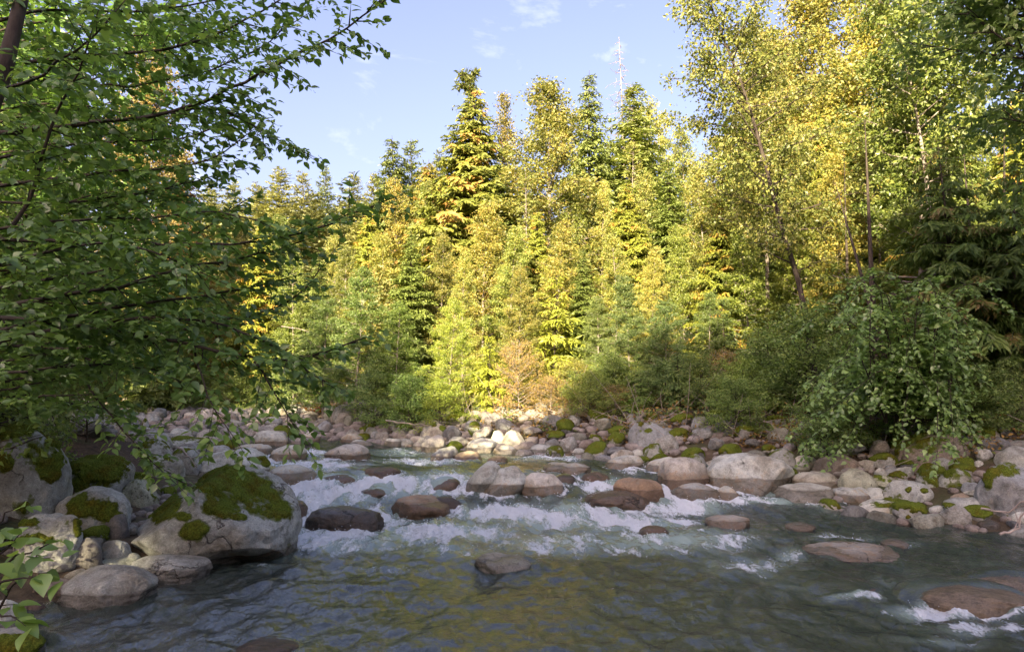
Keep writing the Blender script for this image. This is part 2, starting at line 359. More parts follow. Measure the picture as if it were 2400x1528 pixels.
def add_moss(parent, v, f, nrm, seed, m, thick=0.035):
    off = np.random.default_rng(seed + 99).uniform(-50, 50, 3); wp = v + np.array(parent.location)
    keep = (m[f] > -0.04).any(axis=1)
    if keep.sum() < 4: return
    h = np.clip(m, -0.05, 0.5); th = thick * np.where(h < 0, -0.35, 0.06 + 0.94 * sstep(0, 0.42, h))
    rough = 0.4 * thick * fbm3(wp * 14 + off, 3) + 0.25 * thick * noise3(wp * 45)
    q = v + nrm * (th + np.where(h > 0, rough, 0))[:, None]
    ff = f[keep]; used, inv = np.unique(ff, return_inverse=True)
    link('moss', mesh_np('moss', q[used], inv.reshape(-1, 3), M['moss'], True), parent)['kind'] = 'stuff'

def boulder(spec, i):
    x0, x1, yt, yb, col, label = spec[:6]; o = spec[6] if len(spec) > 6 else {}
    wpx = x1 - x0; sub = 7 if wpx > 350 else 6 if (wpx > 150 or (o.get('blobs') and wpx > 105)) else 5 if wpx > 75 else 4 if wpx > 40 else 3; k = o.get('k', 0.12); roll = math.radians(o.get('roll', 0)); moss = o.get('moss', 0)
    inw = o.get('w', 0)
    base = hit((x0 + x1) / 2, yb, water_z if inw else (lambda a, b: max(float(ground_z(a, b)), float(water_z(a, b)) - 0.02)))
    d0 = base[1]; a = (x1 - x0) / 2 / F * d0
    b = a * o.get('dep', 0.85)
    for _ in range(3):
        dc = d0 + b * math.sqrt(max(0.05, 1 - k * k)); a = (x1 - x0) / 2 / F * dc; b = a * o.get('dep', 0.85)
    zb = base[2]; top = at((x0 + x1) / 2, yt, dc)[2]
    if roll: pass
    c = max(0.5 * (top - zb) if k > 1 else (top - zb) / (1 + k), 0.05)
    c = max(c, 0.22 * a) if not inw else max(c, 0.05)
    zc = top - c
    cx = at((x0 + x1) / 2, yb, dc)[0]
    cl = max(c, 0.45 * a)                         # the buried lower half is never thinner than this
    v, f = rock_shape(sub, 100 + i * 7, o.get('box', 2.35), o.get('rough', 1.0), o.get('cuts', 5), o.get('planes', ()))
    v = v if o.get('planes') else rot_z(v, np.random.default_rng(i).uniform(-0.5, 0.5))
    lo, hi = v.min(0), v.max(0); v = (v - (lo + hi) / 2) / ((hi - lo) / 2)
    if roll:
        ca, sa = abs(math.cos(roll)), abs(math.sin(roll)); asp = o.get('asp', 1.7)
        v = v * [asp, 1, 1.0]; v = rot_y(v, roll); lo, hi = v.min(0), v.max(0); v = (v - (lo + hi) / 2) / ((hi - lo) / 2)
    v = v * [a, b, 1]; v[:, 2] = np.where(v[:, 2] > 0, v[:, 2] * c, v[:, 2] * cl)
    nrm = vnormals(v, f)
    wz = float(water_z(cx, dc)); hz = v[:, 2] + zc - wz
    inw_like = inw or float(chan(np.array(cx), np.array(dc))[0]) < 0.6
    wet = sstep(0.24, -0.02, hz - o.get('wet', 0)) if inw_like else np.zeros(len(v))
    stain = sstep(0.45, 0.0, hz) * o.get('stain', 0.6 if inw else 0.3) + o.get('st', 0)
    name = o.get('name', 'boulder')
    mm = moss_mask(v, nrm, (cx, dc, zc), i, moss, a, o.get('blobs')) if (moss or o.get('blobs')) else None
    film = np.zeros(len(v)) if mm is None else sstep(-0.75, 0.05, mm)
    ob = link(name, mesh_np(name, v, f, M['rock'], True, {'wet': wet, 'stain': stain, 'film': film, 'lichen': np.full(len(v), o.get('lich', 0.35 if not inw else 0.0))}), None, (cx, dc, zc))
    cc = np.array(RC[col]) * np.random.default_rng(i + 5).uniform(0.9, 1.12); ob.color = (*cc, 1)
    tag(ob, label, 'boulder', o.get('group'))
    if mm is not None: add_moss(ob, v, f, nrm, i, mm, min(0.030, 0.06 * a + 0.005) * o.get('mth', 1))
    ROCK_DISCS.append((cx, dc, max(a, b)))
    if inw_like: WATER_ROCKS.append((cx, dc, a, b, zc, c, o.get('over', 0)))
    return ob

W = dict(w=1, sub=4)
def wo_(**k): d = dict(W); d.update(k); return d
ROCKS = [
 (298, 682, 1097, 1345, 'G', 'huge grey boulder capped with bright green moss at the left water edge',
  dict(sub=6, k=0.45, dep=0.8, box=2.3, lich=0.7, stain=0.5, cuts=1, planes=[((-0.62, -0.25, 0.75), 0.58), ((0.25, -0.45, -0.85), 0.60), ((-0.5, -0.6, -0.6), 0.78), ((0.55, -0.3, 0.78), 0.74)], blobs=[(530, 1122, 85, 34), (600, 1150, 60, 40), (520, 1180, 42, 30), (375, 1190, 52, 34), (460, 1245, 38, 24), (640, 1195, 50, 22), (430, 1210, 22, 12), (560, 1212, 20, 8), (330, 1170, 20, 14)], mth=0.8)),
 (158, 355, 1325, 1432, 'G', 'smooth round grey boulder split by a crack, at the lower left water edge', dict(sub=5, k=0.25, lich=0.15, stain=0.2, cuts=3)),
 (308, 493, 1295, 1374, 'G', 'oval grey boulder lying in front of the huge mossy one', dict(sub=5, k=0.3, lich=0.2)),
 (190, 312, 1306, 1345, 'O', 'low brown slab peeking out behind the round cracked boulder', dict(sub=4, lich=0.1)),
 (30, 190, 1203, 1352, 'G', 'grey boulder with moss patches behind the leafy sprig at the left edge', dict(sub=5, k=0.3, blobs=[(80, 1262, 28, 12), (130, 1270, 32, 14), (185, 1232, 12, 24), (60, 1225, 30, 9)], lich=0.6)),
 (132, 296, 1140, 1268, 'G', 'rounded grey boulder with a dark moss saddle across its front', dict(sub=5, k=0.35, blobs=[(200, 1180, 42, 22), (250, 1195, 26, 30), (225, 1205, 60, 16), (150, 1145, 18, 5)], lich=0.3)),
 (140, 300, 1072, 1172, 'G', 'dome of deep green moss over a grey boulder at the left', dict(sub=5, k=0.3, blobs=[(215, 1095, 90, 40), (170, 1120, 60, 36), (260, 1110, 40, 22)], mth=1.3)),
 (-70, 152, 995, 1225, 'G', 'large grey boulder at the left edge with moss draped over its shoulder', dict(sub=5, k=0.3, cuts=2, box=2.1, roll=14, asp=1.25, blobs=[(120, 1060, 34, 60), (60, 1010, 80, 24), (10, 1085, 20, 20), (90, 1045, 40, 26)], lich=0.4, mth=1.2)),
 (283, 368, 1120, 1196, 'O', 'small pinkish boulder spotted with black lichen behind the huge mossy one', dict(lich=1.0, moss=0.15)),
 (460, 634, 1050, 1140, 'L', 'long pale grey boulder with a thin moss seam, behind the huge mossy one', dict(sub=5, k=0.2, blobs=[(605, 1075, 24, 6), (622, 1085, 12, 8)], lich=0.05, cuts=3)),
 (622, 742, 1089, 1137, 'L', 'low whale-backed grey boulder at the head of the white water', wo_(sub=5, k=0.15, roll=6, asp=1.4)),
 (328, 428, 1066, 1124, 'L', 'pale boulder with green tinge left of the long grey one', dict(lich=0.2, moss=0.1)),
 (398, 472, 1050, 1112, 'G', 'boulder topped by a moss strip beside the long grey one', dict(moss=0.42)),
 (380, 500, 1024, 1062, 'L', 'flat pale boulder behind the moss-strip one', dict(moss=0.2)),
 (305, 400, 1030, 1075, 'L', 'pale slab half hidden by leaves at the left bank', dict(moss=0.2)),
 (-90, 96, 1474, 1570, 'G', 'mossy rock in the bottom left corner', dict(sub=5, blobs=[(60, 1505, 50, 22), (10, 1500, 60, 12), (40, 1530, 60, 18)], lich=0.4)),
 (-34, 42, 1405, 1500, 'L', 'tall pale stone at the bottom left edge', dict(k=0.3)),
 (34, 74, 1438, 1470, 'O', 'small brown stone beside the tall pale one at the left edge', wo_(sub=3)),
 (78, 162, 1356, 1404, 'R', 'small reddish dark stone left of the round cracked boulder', dict(lich=0.6)),
 (52, 118, 1382, 1412, 'G', 'small wet grey stone at the lower left shore', wo_(sub=3)),
 (50, 108, 1408, 1440, 'R', 'small wet red-brown stone at the lower left shore', wo_(sub=3)),
 (172, 236, 1258, 1338, 'D', 'dark round stone wedged below the moss-saddle boulder', dict(k=0.3)),
 (232, 302, 1266, 1314, 'G', 'fractured small grey stone in the dark gap under the huge boulder', dict(box=3, cuts=9)),
 (286, 328, 1294, 1324, 'G', 'fist-like stone touching the foot of the huge mossy boulder', dict(sub=3)),
 (240, 300, 1205, 1262, 'D', 'shadowed stone between the moss-saddle boulder and the huge one', dict(sub=3)),
 # mid stream
 (720, 895, 1186, 1254, 'D', 'wet dark brown boulder standing alone in the stream, left of centre', wo_(sub=5, k=0.25, wet=0.5, stain=0.8, dep=0.75, box=2.6)),
 (916, 1055, 1162, 1216, 'B', 'brown granite boulder in the white water, centre left', wo_(sub=5, k=0.15, stain=0.5, st=0.2, wet=0.05)),
 (1003, 1083, 1162, 1200, 'D', 'dark wet boulder tucked behind the brown one in the rapids', wo_(sub=4, wet=0.4, k=0.2)),
 (646, 720, 1171, 1215, 'R', 'reddish wet boulder beside the huge mossy one in the rapids', wo_(wet=0.3, stain=0.8, box=3)),
 (846, 939, 1095, 1123, 'R', 'low brown boulder above the left rapids', wo_(wet=0.1, stain=0.8)),
 (740, 842, 1110, 1134, 'R', 'brown boulder awash at the lip of the left rapids', wo_(wet=0.4, over=1)),
 (846, 930, 1143, 1166, 'R', 'brown boulder awash in the middle of the left rapids', wo_(wet=0.4, over=1)),
 (1010, 1080, 1118, 1150, 'R', 'purplish boulder awash left of the three pale boulders', wo_(wet=0.4, over=1)),
 (1112, 1244, 1300, 1348, 'L', 'small speckled grey boulder alone in the smooth water, centre front', wo_(sub=5, k=0.15, stain=0.1, wet=0.03)),
 (1088, 1174, 1080, 1160, 'L', 'tilted pale boulder leaning right, leftmost of the three in the centre', wo_(sub=5, roll=-48, asp=1.9, k=0.55, stain=0.35)),
 (1135, 1240, 1092, 1164, 'L', 'pale egg-shaped boulder, middle of the three in the centre', wo_(sub=5, roll=-25, asp=1.35, k=0.5, stain=0.5)),
 (1222, 1322, 1106, 1168, 'P', 'round pinkish boulder, rightmost of the three in the centre', wo_(sub=5, k=0.35, stain=0.5)),
 (1296, 1352, 1112, 1138, 'D', 'dark stone with water sliding over it, right of the round pinkish boulder', wo_(wet=0.4, over=1)),
 (1272, 1348, 1084, 1108, 'L', 'pale flat-topped stone behind the three central boulders', wo_()),
 (1302, 1386, 1084, 1116, 'L', 'oblong speckled boulder behind the three central boulders', wo_(k=0.2, roll=-8)),
 (1362, 1432, 1106, 1134, 'B', 'brown wet stone with water parting round it, right of the oblong one', wo_(wet=0.3)),
 (1438, 1554, 1119, 1178, 'B', 'smooth rust-brown boulder in the rapids, centre right', wo_(sub=5, st=0.35, k=0.2, roll=12, asp=1.3)),
 (1366, 1524, 1150, 1198, 'R', 'dark boulder veiled by a sheet of falling water, centre right', wo_(sub=5, wet=0.4, over=0.6)),
 (1543, 1662, 1070, 1150, 'P', 'tall pinkish boulder with a rusty left face at the right bank', wo_(sub=5, st=0.1, k=0.2, stain=0.7)),
 (1653, 1862, 1060, 1162, 'L', 'biggest boulder of the right bank, pale with a crack across its top', wo_(sub=5, box=2.9, cuts=8, k=0.12, stain=0.5, lich=0.2)),
 (1572, 1692, 1132, 1177, 'G', 'low grey-brown boulder in front of the tall pinkish one', wo_(sub=5, stain=0.6)),
 (1674, 1740, 1139, 1177, 'L', 'pale wet-based stone touching the low grey-brown one', wo_(k=0.2)),
 (1808, 1970, 1132, 1182, 'L', 'long low pale boulder speckled with lichen at the right water edge', wo_(sub=5, lich=0.9, stain=0.3, k=0.15)),
 (1952, 2048, 1141, 1188, 'L', 'smooth pale boulder right of the long low speckled one', wo_(roll=10, asp=1.3)),
 (2010, 2084, 1142, 1182, 'L', 'rounded pale stone behind the smooth pale boulder', dict(lich=0.3)),
 (2068, 2182, 1124, 1194, 'G', 'blocky grey boulder dotted with moss at the right bank', dict(sub=5, box=3.4, cuts=8, lich=0.7, blobs=[(2100, 1168, 18, 12), (2130, 1148, 7, 6), (2165, 1150, 8, 6)])),
 (2003, 2164, 1169, 1215, 'W', 'whitish boulder with black lichen specks and a moss ridge, at the right water edge', dict(sub=5, lich=1.6, blobs=[(2130, 1185, 36, 14), (2085, 1178, 20, 10), (2060, 1182, 26, 7)])),
 (2302, 2470, 1086, 1230, 'U', 'large dark grey boulder at the right edge with a moss cap', dict(sub=5, k=0.35, blobs=[(2350, 1103, 36, 17), (2315, 1120, 10, 26)], stain=0.5)),
 (2334, 2450, 1046, 1112, 'G', 'bare grey boulder above the moss-capped one at the right edge', dict(sub=5)),
 (2360, 2440, 1193, 1236, 'L', 'pale stone at the foot of the large boulder at the right edge', dict()),
 (2213, 2316, 1163, 1214, 'G', 'grey boulder left of the large moss-capped one', dict(k=0.2)),
 (2222, 2320, 1199, 1224, 'T', 'flat tan stone with a wet brown rim at the right shore', wo_(stain=0.9)),
 (2163, 2200, 1194, 1216, 'L', 'small pale oval stone at the right shore', wo_(sub=3)),
 (2178, 2220, 1184, 1208, 'L', 'small pale stone behind the pale oval one at the right shore', dict(sub=3)),
 (2295, 2342, 1219, 1243, 'U', 'small bluish stone half under water at the right shore', wo_(sub=3, wet=0.1)),
 (2333, 2368, 1217, 1238, 'U', 'smaller bluish stone by the pale one at the right edge', wo_(sub=3, wet=0.1)),
 (2228, 2274, 1155, 1184, 'B', 'reddish brown stone on the right bank', dict(sub=3)),
 (2262, 2308, 1146, 1170, 'W', 'cream oval stone on the right bank', dict(sub=3)),
 (2256, 2304, 1130, 1160, 'U', 'blue-grey stone behind the cream oval one', dict(sub=3)),
 (1964, 2054, 1098, 1158, 'O', 'greenish boulder mottled with black lichen on the right bank', dict(lich=1.6, sub=5)),
 (2040, 2100, 1112, 1146, 'O', 'olive stone right of the lichen-mottled boulder', dict(lich=0.6, moss=0.1)),
 (1858, 1964, 1104, 1150, 'T', 'pale tan boulder between the biggest one and the lichen-mottled one', dict(lich=0.4)),
 (1846, 1902, 1089, 1120, 'O', 'rounded olive stone above the pale tan boulder', dict()),
 (1912, 2012, 1064, 1114, 'R', 'brown boulder in the shade under the leafy bush', dict(cuts=7)),
 (1858, 1922, 1066, 1104, 'T', 'tan stone left of the brown one under the bush', dict(lich=0.4)),
 (1798, 1872, 1050, 1104, 'G', 'grey boulder standing behind the biggest one', dict(lich=0.6, moss=0.12)),
 (2152, 2238, 1088, 1150, 'G', 'boulder with a moss crown at the right, left of a similar one', dict(moss=0.62, sub=5)),
 (2203, 2278, 1096, 1150, 'G', 'boulder with a thin moss crown, right of a similar one', dict(moss=0.55, sub=5)),
 (2240, 2290, 1074, 1112, 'G', 'small stone wholly covered in moss below the hanging leaves', dict(moss=0.95)),
 (2098, 2140, 1092, 1128, 'G', 'upright grey stone in the shade of the bush', dict(box=3)),
 (2070, 2104, 1088, 1120, 'U', 'round grey stone left of the upright one', dict(sub=3)),
 (2050, 2078, 1096, 1120, 'L', 'small pale round stone in the shade of the bush', dict(sub=3)),
 (2284, 2306, 1078, 1100, 'L', 'small white stone beside the moss-covered one', dict(sub=3)),
 (2100, 2262, 1010, 1108, 'R', 'big shadowed boulder under the overhanging bush', dict(sub=5, box=2.8, moss=0.35)),
 (1473, 1570, 990, 1056, 'U', 'slate-grey block of rock with a ledge, on the right stone bank', dict(sub=5, box=3.0, cuts=9, k=0.2, blobs=[(1520, 1008, 9, 5), (1500, 994, 8, 4)], lich=0.0)),
 (1604, 1662, 1062, 1114, 'G', 'grey boulder behind the tall pinkish one', dict(moss=0.2, lich=0.5)),
 (1418, 1510, 1066, 1102, 'L', 'sloping pale stone dipping into the water, right of centre', wo_(roll=-10)),
 (1512, 1596, 1070, 1110, 'W', 'pale slab dotted with lichen left of the tall pinkish boulder', wo_(lich=0.9, roll=-14)),
 (1508, 1560, 1040, 1082, 'G', 'grey stone with a moss cap behind the pale slab', dict(moss=0.55)),
 (1480, 1512, 1052, 1080, 'L', 'small grey stone below the slate-grey block', dict(sub=3)),
 # centre bank
 (988, 1048, 992, 1034, 'T', 'sunlit tan boulder with a moss tuft on top, left end of the bright bank', dict(sub=4, blobs=[(1012, 995, 12, 5), (1040, 1002, 12, 7)])),
 (986, 1050, 1018, 1062, 'P', 'pink angular boulder below the sunlit tan one', dict(cuts=8, box=2.6)),
 (964, 1000, 1036, 1058, 'T', 'low pinkish stone left of the pink angular boulder', dict()),
 (1010, 1074, 1044, 1082, 'U', 'grey humped boulder in the water before the bright bank', wo_(k=0.2, roll=-12)),
 (1064, 1132, 1056, 1084, 'T', 'tan and rust boulder touching the grey humped one', wo_(st=0.2)),
 (1142, 1190, 1068, 1086, 'T', 'small rusty stone in the shallows before the bright bank', wo_(st=0.3)),
 (1148, 1186, 1008, 1050, 'W', 'sunlit cream boulder on the bright bank', dict(cuts=7)),
 (1178, 1232, 1007, 1052, 'T', 'sunlit round tan boulder right of the cream one', dict()),
 (1092, 1168, 1026, 1064, 'W', 'brightest white boulder in the sun patch', dict(cuts=7)),
 (1154, 1212, 1042, 1068, 'W', 'white slab at the water edge in the sun patch', dict()),
 (1098, 1128, 988, 1022, 'G', 'moss-covered stone at the forest edge in the sun', dict(moss=0.8)),
 (1240, 1300, 1040, 1070, 'G', 'grey stone at the water edge, right of the sun patch', dict(lich=0.4)),
 (1278, 1322, 1044, 1076, 'G', 'squat stone with a moss quilt, right of the sun patch', dict(moss=0.7)),
 (1340, 1372, 1050, 1072, 'L', 'pale rounded stone right of the moss-quilt one', dict(sub=3, lich=0.5)),
 (1050, 1100, 1022, 1050, 'G', 'grey stone with black specks between the pink boulder and the white one', dict(lich=0.8)),
 # left bar
 (590, 677, 1008, 1050, 'W', 'big cream boulder with a brown foot on the far left bar', dict(sub=5, k=0.2, stain=0.7)),
 (633, 720, 1042, 1079, 'W', 'cream dome-shaped boulder in the channel below the big cream one', wo_(sub=5, k=0.15, stain=0.7)),
 (763, 867, 1040, 1080, 'P', 'long pink boulder with a line of dark specks in the far channel', wo_(sub=5, box=2.9, k=0.15, stain=0.6, lich=0.3)),
 (700, 752, 1010, 1038, 'T', 'tan boulder right of the big cream one', dict(stain=0.6)),
 (797, 852, 1015, 1042, 'T', 'rounded tan boulder in the far stones, above the long pink one', dict(stain=0.6)),
 (812, 875, 1030, 1048, 'L', 'pale flat stone right of the rounded tan boulder', dict()),
 (900, 942, 1027, 1048, 'W', 'cream oval stone at the far water edge', dict()),
 (675, 732, 1024, 1046, 'P', 'pinkish flat stone between two cream boulders', dict()),
 (394, 448, 1003, 1040, 'L', 'pale grey boulder behind drooping leaves on the far left bar', dict()),
 (444, 514, 1020, 1052, 'T', 'flat-faced tan boulder on the far left bar', dict(cuts=8)),
 (508, 560, 966, 1000, 'R', 'dark brown wedge-shaped boulder at the back of the left bar', dict(cuts=8)),
 (582, 634, 972, 996, 'T', 'tan boulder catching a fleck of sun at the back of the left bar', dict()),
 (620, 662, 976, 1002, 'U', 'blue-grey boulder right of the sun-flecked one', dict()),
 (470, 502, 958, 988, 'P', 'pink boulder at the back left of the stone bar', dict()),
 (780, 812, 1000, 1024, 'D', 'dark speckled boulder at the far right of the left bar', dict(lich=1.0)),
 (736, 784, 986, 1022, 'U', 'grey boulder at the far right of the left bar', dict()),
 (850, 884, 992, 1014, 'G', 'stone under a cushion of moss below the shaded alder', dict(moss=0.9)),
 (330, 352, 980, 1030, 'G', 'moss-capped upright boulder half hidden by leaves at the far left bar', dict(moss=0.7)),
 (546, 640, 1040, 1062, 'W', 'pale slab lying in the channel left of the cream dome', wo_()),
 (596, 640, 1042, 1064, 'L', 'small pale lavender stone left of the cream dome', wo_()),
 # lower right, awash
 (1890, 2108, 1279, 1324, 'P', 'long pale pink boulder lying low in the smooth water at the right', wo_(sub=5, k=0.05, stain=0.5, wet=-0.03)),
 (1655, 1758, 1208, 1242, 'P', 'pinkish hump breaking the smooth water right of centre', wo_(wet=0.0, over=0.3)),
 (1842, 1914, 1224, 1248, 'L', 'small pale hump breaking the water at the right', wo_(wet=0.0, over=0.3)),
 (1500, 1568, 1232, 1258, 'R', 'brown hump awash right of the centre rapids', wo_(wet=0.3, over=0.5)),
 (2066, 2124, 1263, 1284, 'G', 'small grey hump in the broken water at the right', wo_(wet=0.1)),
 (1894, 2070, 1364, 1408, 'B', 'rusty boulder under a glassy film of water, lower right', wo_(sub=5, wet=0.3, over=1)),
 (2118, 2400, 1366, 1444, 'T', 'wide tan boulder under sliding water at the lower right', wo_(sub=5, wet=0.3, over=1, st=0.3)),
 (2276, 2470, 1338, 1396, 'T', 'tan boulder awash at the right edge behind the wide one', wo_(sub=5, wet=0.2, over=1, st=0.2)),
 (560, 700, 1502, 1545, 'D', 'dark rock just breaking the surface at the bottom of the frame', wo_(wet=0.4, over=0.8)),
]
for i, s in enumerate(ROCKS): boulder(s, i)

# ------------------------------------------------------------------ cobbles of the bars and banks
PROTO = []
for k in range(12):
    v, f = rock_shape(4, 900 + k, 2.2 + 0.25 * (k % 4), 1.3, 3 + 2 * (k % 5)); v = v * [1, 0.62 + 0.07 * (k % 5), 0.5 + 0.09 * (k % 4)]
    z = np.zeros(len(v)); PROTO.append((v, f, mesh_np('cobble', v, f, M['rock'], True, {'wet': z, 'stain': z + 0.05, 'lichen': z + (0.9 if k % 3 == 0 else 0.25)})))
MOSSP = []
for k in range(6):
    v, f, _ = PROTO[k]; n = vnormals(v, f); m = 0.5 * fbm3(v * 1.4 + k * 9, 4) + 0.85 * n[:, 2] - 0.18
    keep = (m[f] > -0.05).any(1); q = v + n * (np.where(m < 0, -0.05, 0.04 + 0.10 * sstep(0, 0.35, m)) + np.where(m > 0, 0.05 * noise3(v * 9), 0))[:, None]
    ff = f[keep]; u, inv = np.unique(ff, return_inverse=True); MOSSP.append(mesh_np('moss', q[u], inv.reshape(-1, 3), M['moss'], True))
rr = np.random.default_rng(21)
cand = []
def scatter(n, ylo, yhi, slo, shi, side, smin, smax, zone):
    for _ in range(n):
        y = rr.uniform(ylo, yhi); s = slo + (shi - slo) * rr.random() ** 1.3
        x = (np.interp(y, XR[:, 0], XR[:, 1]) + s) if side == 'R' else (np.interp(y, XL[:, 0], XL[:, 1]) - s)
        cand.append((x, y, smin * (smax / smin) ** (rr.random() ** 1.7), zone, s))
scatter(2600, 11.5, 20, -0.3, 4.4, 'R', 0.05, 0.27, 'bank')
scatter(700, 8.2, 12.5, -0.2, 3.0, 'R', 0.06, 0.26, 'shore')
scatter(500, 18, 30, -1.5, 3.0, 'R', 0.08, 0.36, 'farbank')
scatter(350, 12.5, 17.5, -1.0, 3, 'L', 0.09, 0.40, 'bar')
scatter(600, 17.5, 34, -3.2, 3, 'L', 0.09, 0.46, 'bar')
scatter(500, 21, 36, -9, -2.5, 'L', 0.10, 0.46, 'bar')
scatter(400, 6.6, 11, 0.0, 2.6, 'L', 0.05, 0.17, 'leftshore')
cand.sort(key=lambda c: -c[2])
placed = []; grid = {}
discs = np.array(ROCK_DISCS)
for x, y, r, zone, s in cand:
    if np.any((discs[:, 0] - x) ** 2 + (discs[:, 1] - y) ** 2 < (discs[:, 2] * 0.82 + r * 0.4) ** 2): continue
    key = (int(x // 0.5), int(y // 0.5)); ok = True
    for ax in (-1, 0, 1):
        for ay in (-1, 0, 1):
            for (qx, qy, qr) in grid.get((key[0] + ax, key[1] + ay), ()):
                if (qx - x) ** 2 + (qy - y) ** 2 < (0.72 * (qr + r)) ** 2: ok = False
    if not ok: continue
    grid.setdefault(key, []).append((x, y, r)); placed.append((x, y, r, zone, s))
CL = {'bank': ('rounded cobble among the stones of the far bank below the trees', 'cobbles of the far stone bank'),
      'shore': ('rounded cobble among the boulders of the right shore', 'cobbles of the right shore'),
      'farbank': ('cobble below the shaded alders of the far bank', 'cobbles below the far alders'),
      'bar': ('pale river cobble on the far left stone bar', 'cobbles of the left stone bar'),
      'leftshore': ('stone wedged between the boulders of the near left shore', 'stones of the near left shore')}
CW = {'G': 'grey', 'L': 'pale grey', 'T': 'tan', 'P': 'pinkish', 'W': 'cream', 'O': 'olive', 'U': 'bluish grey'}
def cobble_colour(zone):
    c = RC[rr.choice(list('GGLLLTTPWOU'))] if zone != 'bar' else RC[rr.choice(list('LLWTTPGU'))]
    global cob_word
    cob_word = [w for k_, w in CW.items() if RC[k_] == c][0]
    return (np.array(c) * 0.8 + np.mean(c) * 0.2) * rr.uniform(0.55, 1.0)
placed.sort(key=lambda p: -p[2] / p[1])
vis = []
for p in placed:
    qx, qy = project(np.array([[p[0], p[1], float(ground_z(p[0], p[1]))]]))
    vis.append(-60 < qx[0] < 2460 and qy[0] < 1560)
big = [p for p, v_ in zip(placed, vis) if v_][:300]
bigset = set(map(id, big)); rest = [p for p in placed if id(p) not in bigset]
for x, y, r, zone, s in big:
    k = rr.integers(len(PROTO)); z = max(float(ground_z(x, y)), float(water_z(x, y)) - 0.25 * r)
    o = link('cobble', PROTO[k][2], None, (x, y, z + 0.22 * r)); o.scale = (r, r, r * rr.uniform(0.85, 1.2)); o.rotation_euler = (rr.normal() * 0.15, rr.normal() * 0.15, rr.uniform(0, 6.28))
    c = cobble_colour(zone); o.color = (*c, 1)
    pm = {'bank': 0.34 if x > 0.8 else 0.2, 'shore': 0.25, 'farbank': 0.3, 'bar': 0.02, 'leftshore': 0.3}[zone] + (0.22 if (zone == 'bank' and s > 1.5 and x > 1) else 0)
    lab, grp = CL[zone]
    if rr.random() < pm:
        mo = link('moss', MOSSP[k % 6], o); o.data = PROTO[k % 6][2]
        lab = lab.replace('cobble', 'moss-capped cobble').replace('stone wedged', 'mossy stone wedged'); grp = 'mossy ' + grp
    lab = ('large ' if r > 0.27 else 'small ' if r < 0.15 else '') + cob_word + ' ' + lab.replace('pale river', 'river')
    tag(o, lab, 'stone', grp)
SV, SF = ICO[2]
vv, ff, cr_ = [], [], []
for j, (x, y, r, zone, s) in enumerate(rest):
    k = j % len(PROTO); v0 = rock_shape(2, 700 + k, 2.4, 1.0, 5)[0] if j < 12 else vv_cache[k]
    if j == 0: vv_cache = [rock_shape(2, 700 + q, 2.4, 1.0, 5)[0] * [1, 0.8, 0.62] for q in range(12)]
    v0 = vv_cache[k]
    z = max(float(ground_z(x, y)), float(water_z(x, y)) - 0.3 * r)
    vv.append(rot_z(v0 * r, rr.uniform(0, 6.28)) + [x, y, z + 0.2 * r]); ff.append(SF + j * len(SV))
if vv:
    vv = np.concatenate(vv); z = np.zeros(len(vv))
    o = link('small_stones', mesh_np('small_stones', vv, np.concatenate(ff), M['rock'], True, {'wet': z, 'stain': z + 0.1, 'lichen': z + 0.5})); o.color = (0.26, 0.245, 0.225, 1)
    tag(o, 'small stones filling the gaps of the banks', 'stones', kind='stuff')
# stones on the river bed, under water
vv, ff = [], []
n = 0
while n < 700:
    y = 2.6 + 11 * rr.random() ** 1.2; x = rr.uniform(-4, 8.5)
    if chan(np.array(x), np.array(y))[0] > -0.2: continue
    r = 0.05 * 6 ** rr.random() ; z = min(float(ground_z(x, y)) + 0.1 * r, float(water_z(x, y)) - 0.12 - 0.62 * r)
    vv.append(rot_z(vv_cache[n % 12] * r, rr.uniform(0, 6.28)) + [x, y, z]); ff.append(SF + n * len(SV)); n += 1
vv = np.concatenate(vv); z = np.ones(len(vv))
o = link('riverbed_stones', mesh_np('riverbed_stones', vv, np.concatenate(ff), M['rock'], True, {'wet': z * 0.4, 'stain': z, 'lichen': z * 0})); o.color = (0.30, 0.24, 0.15, 1)
tag(o, 'brown stones on the bed under the clear water', 'stones', kind='stuff')

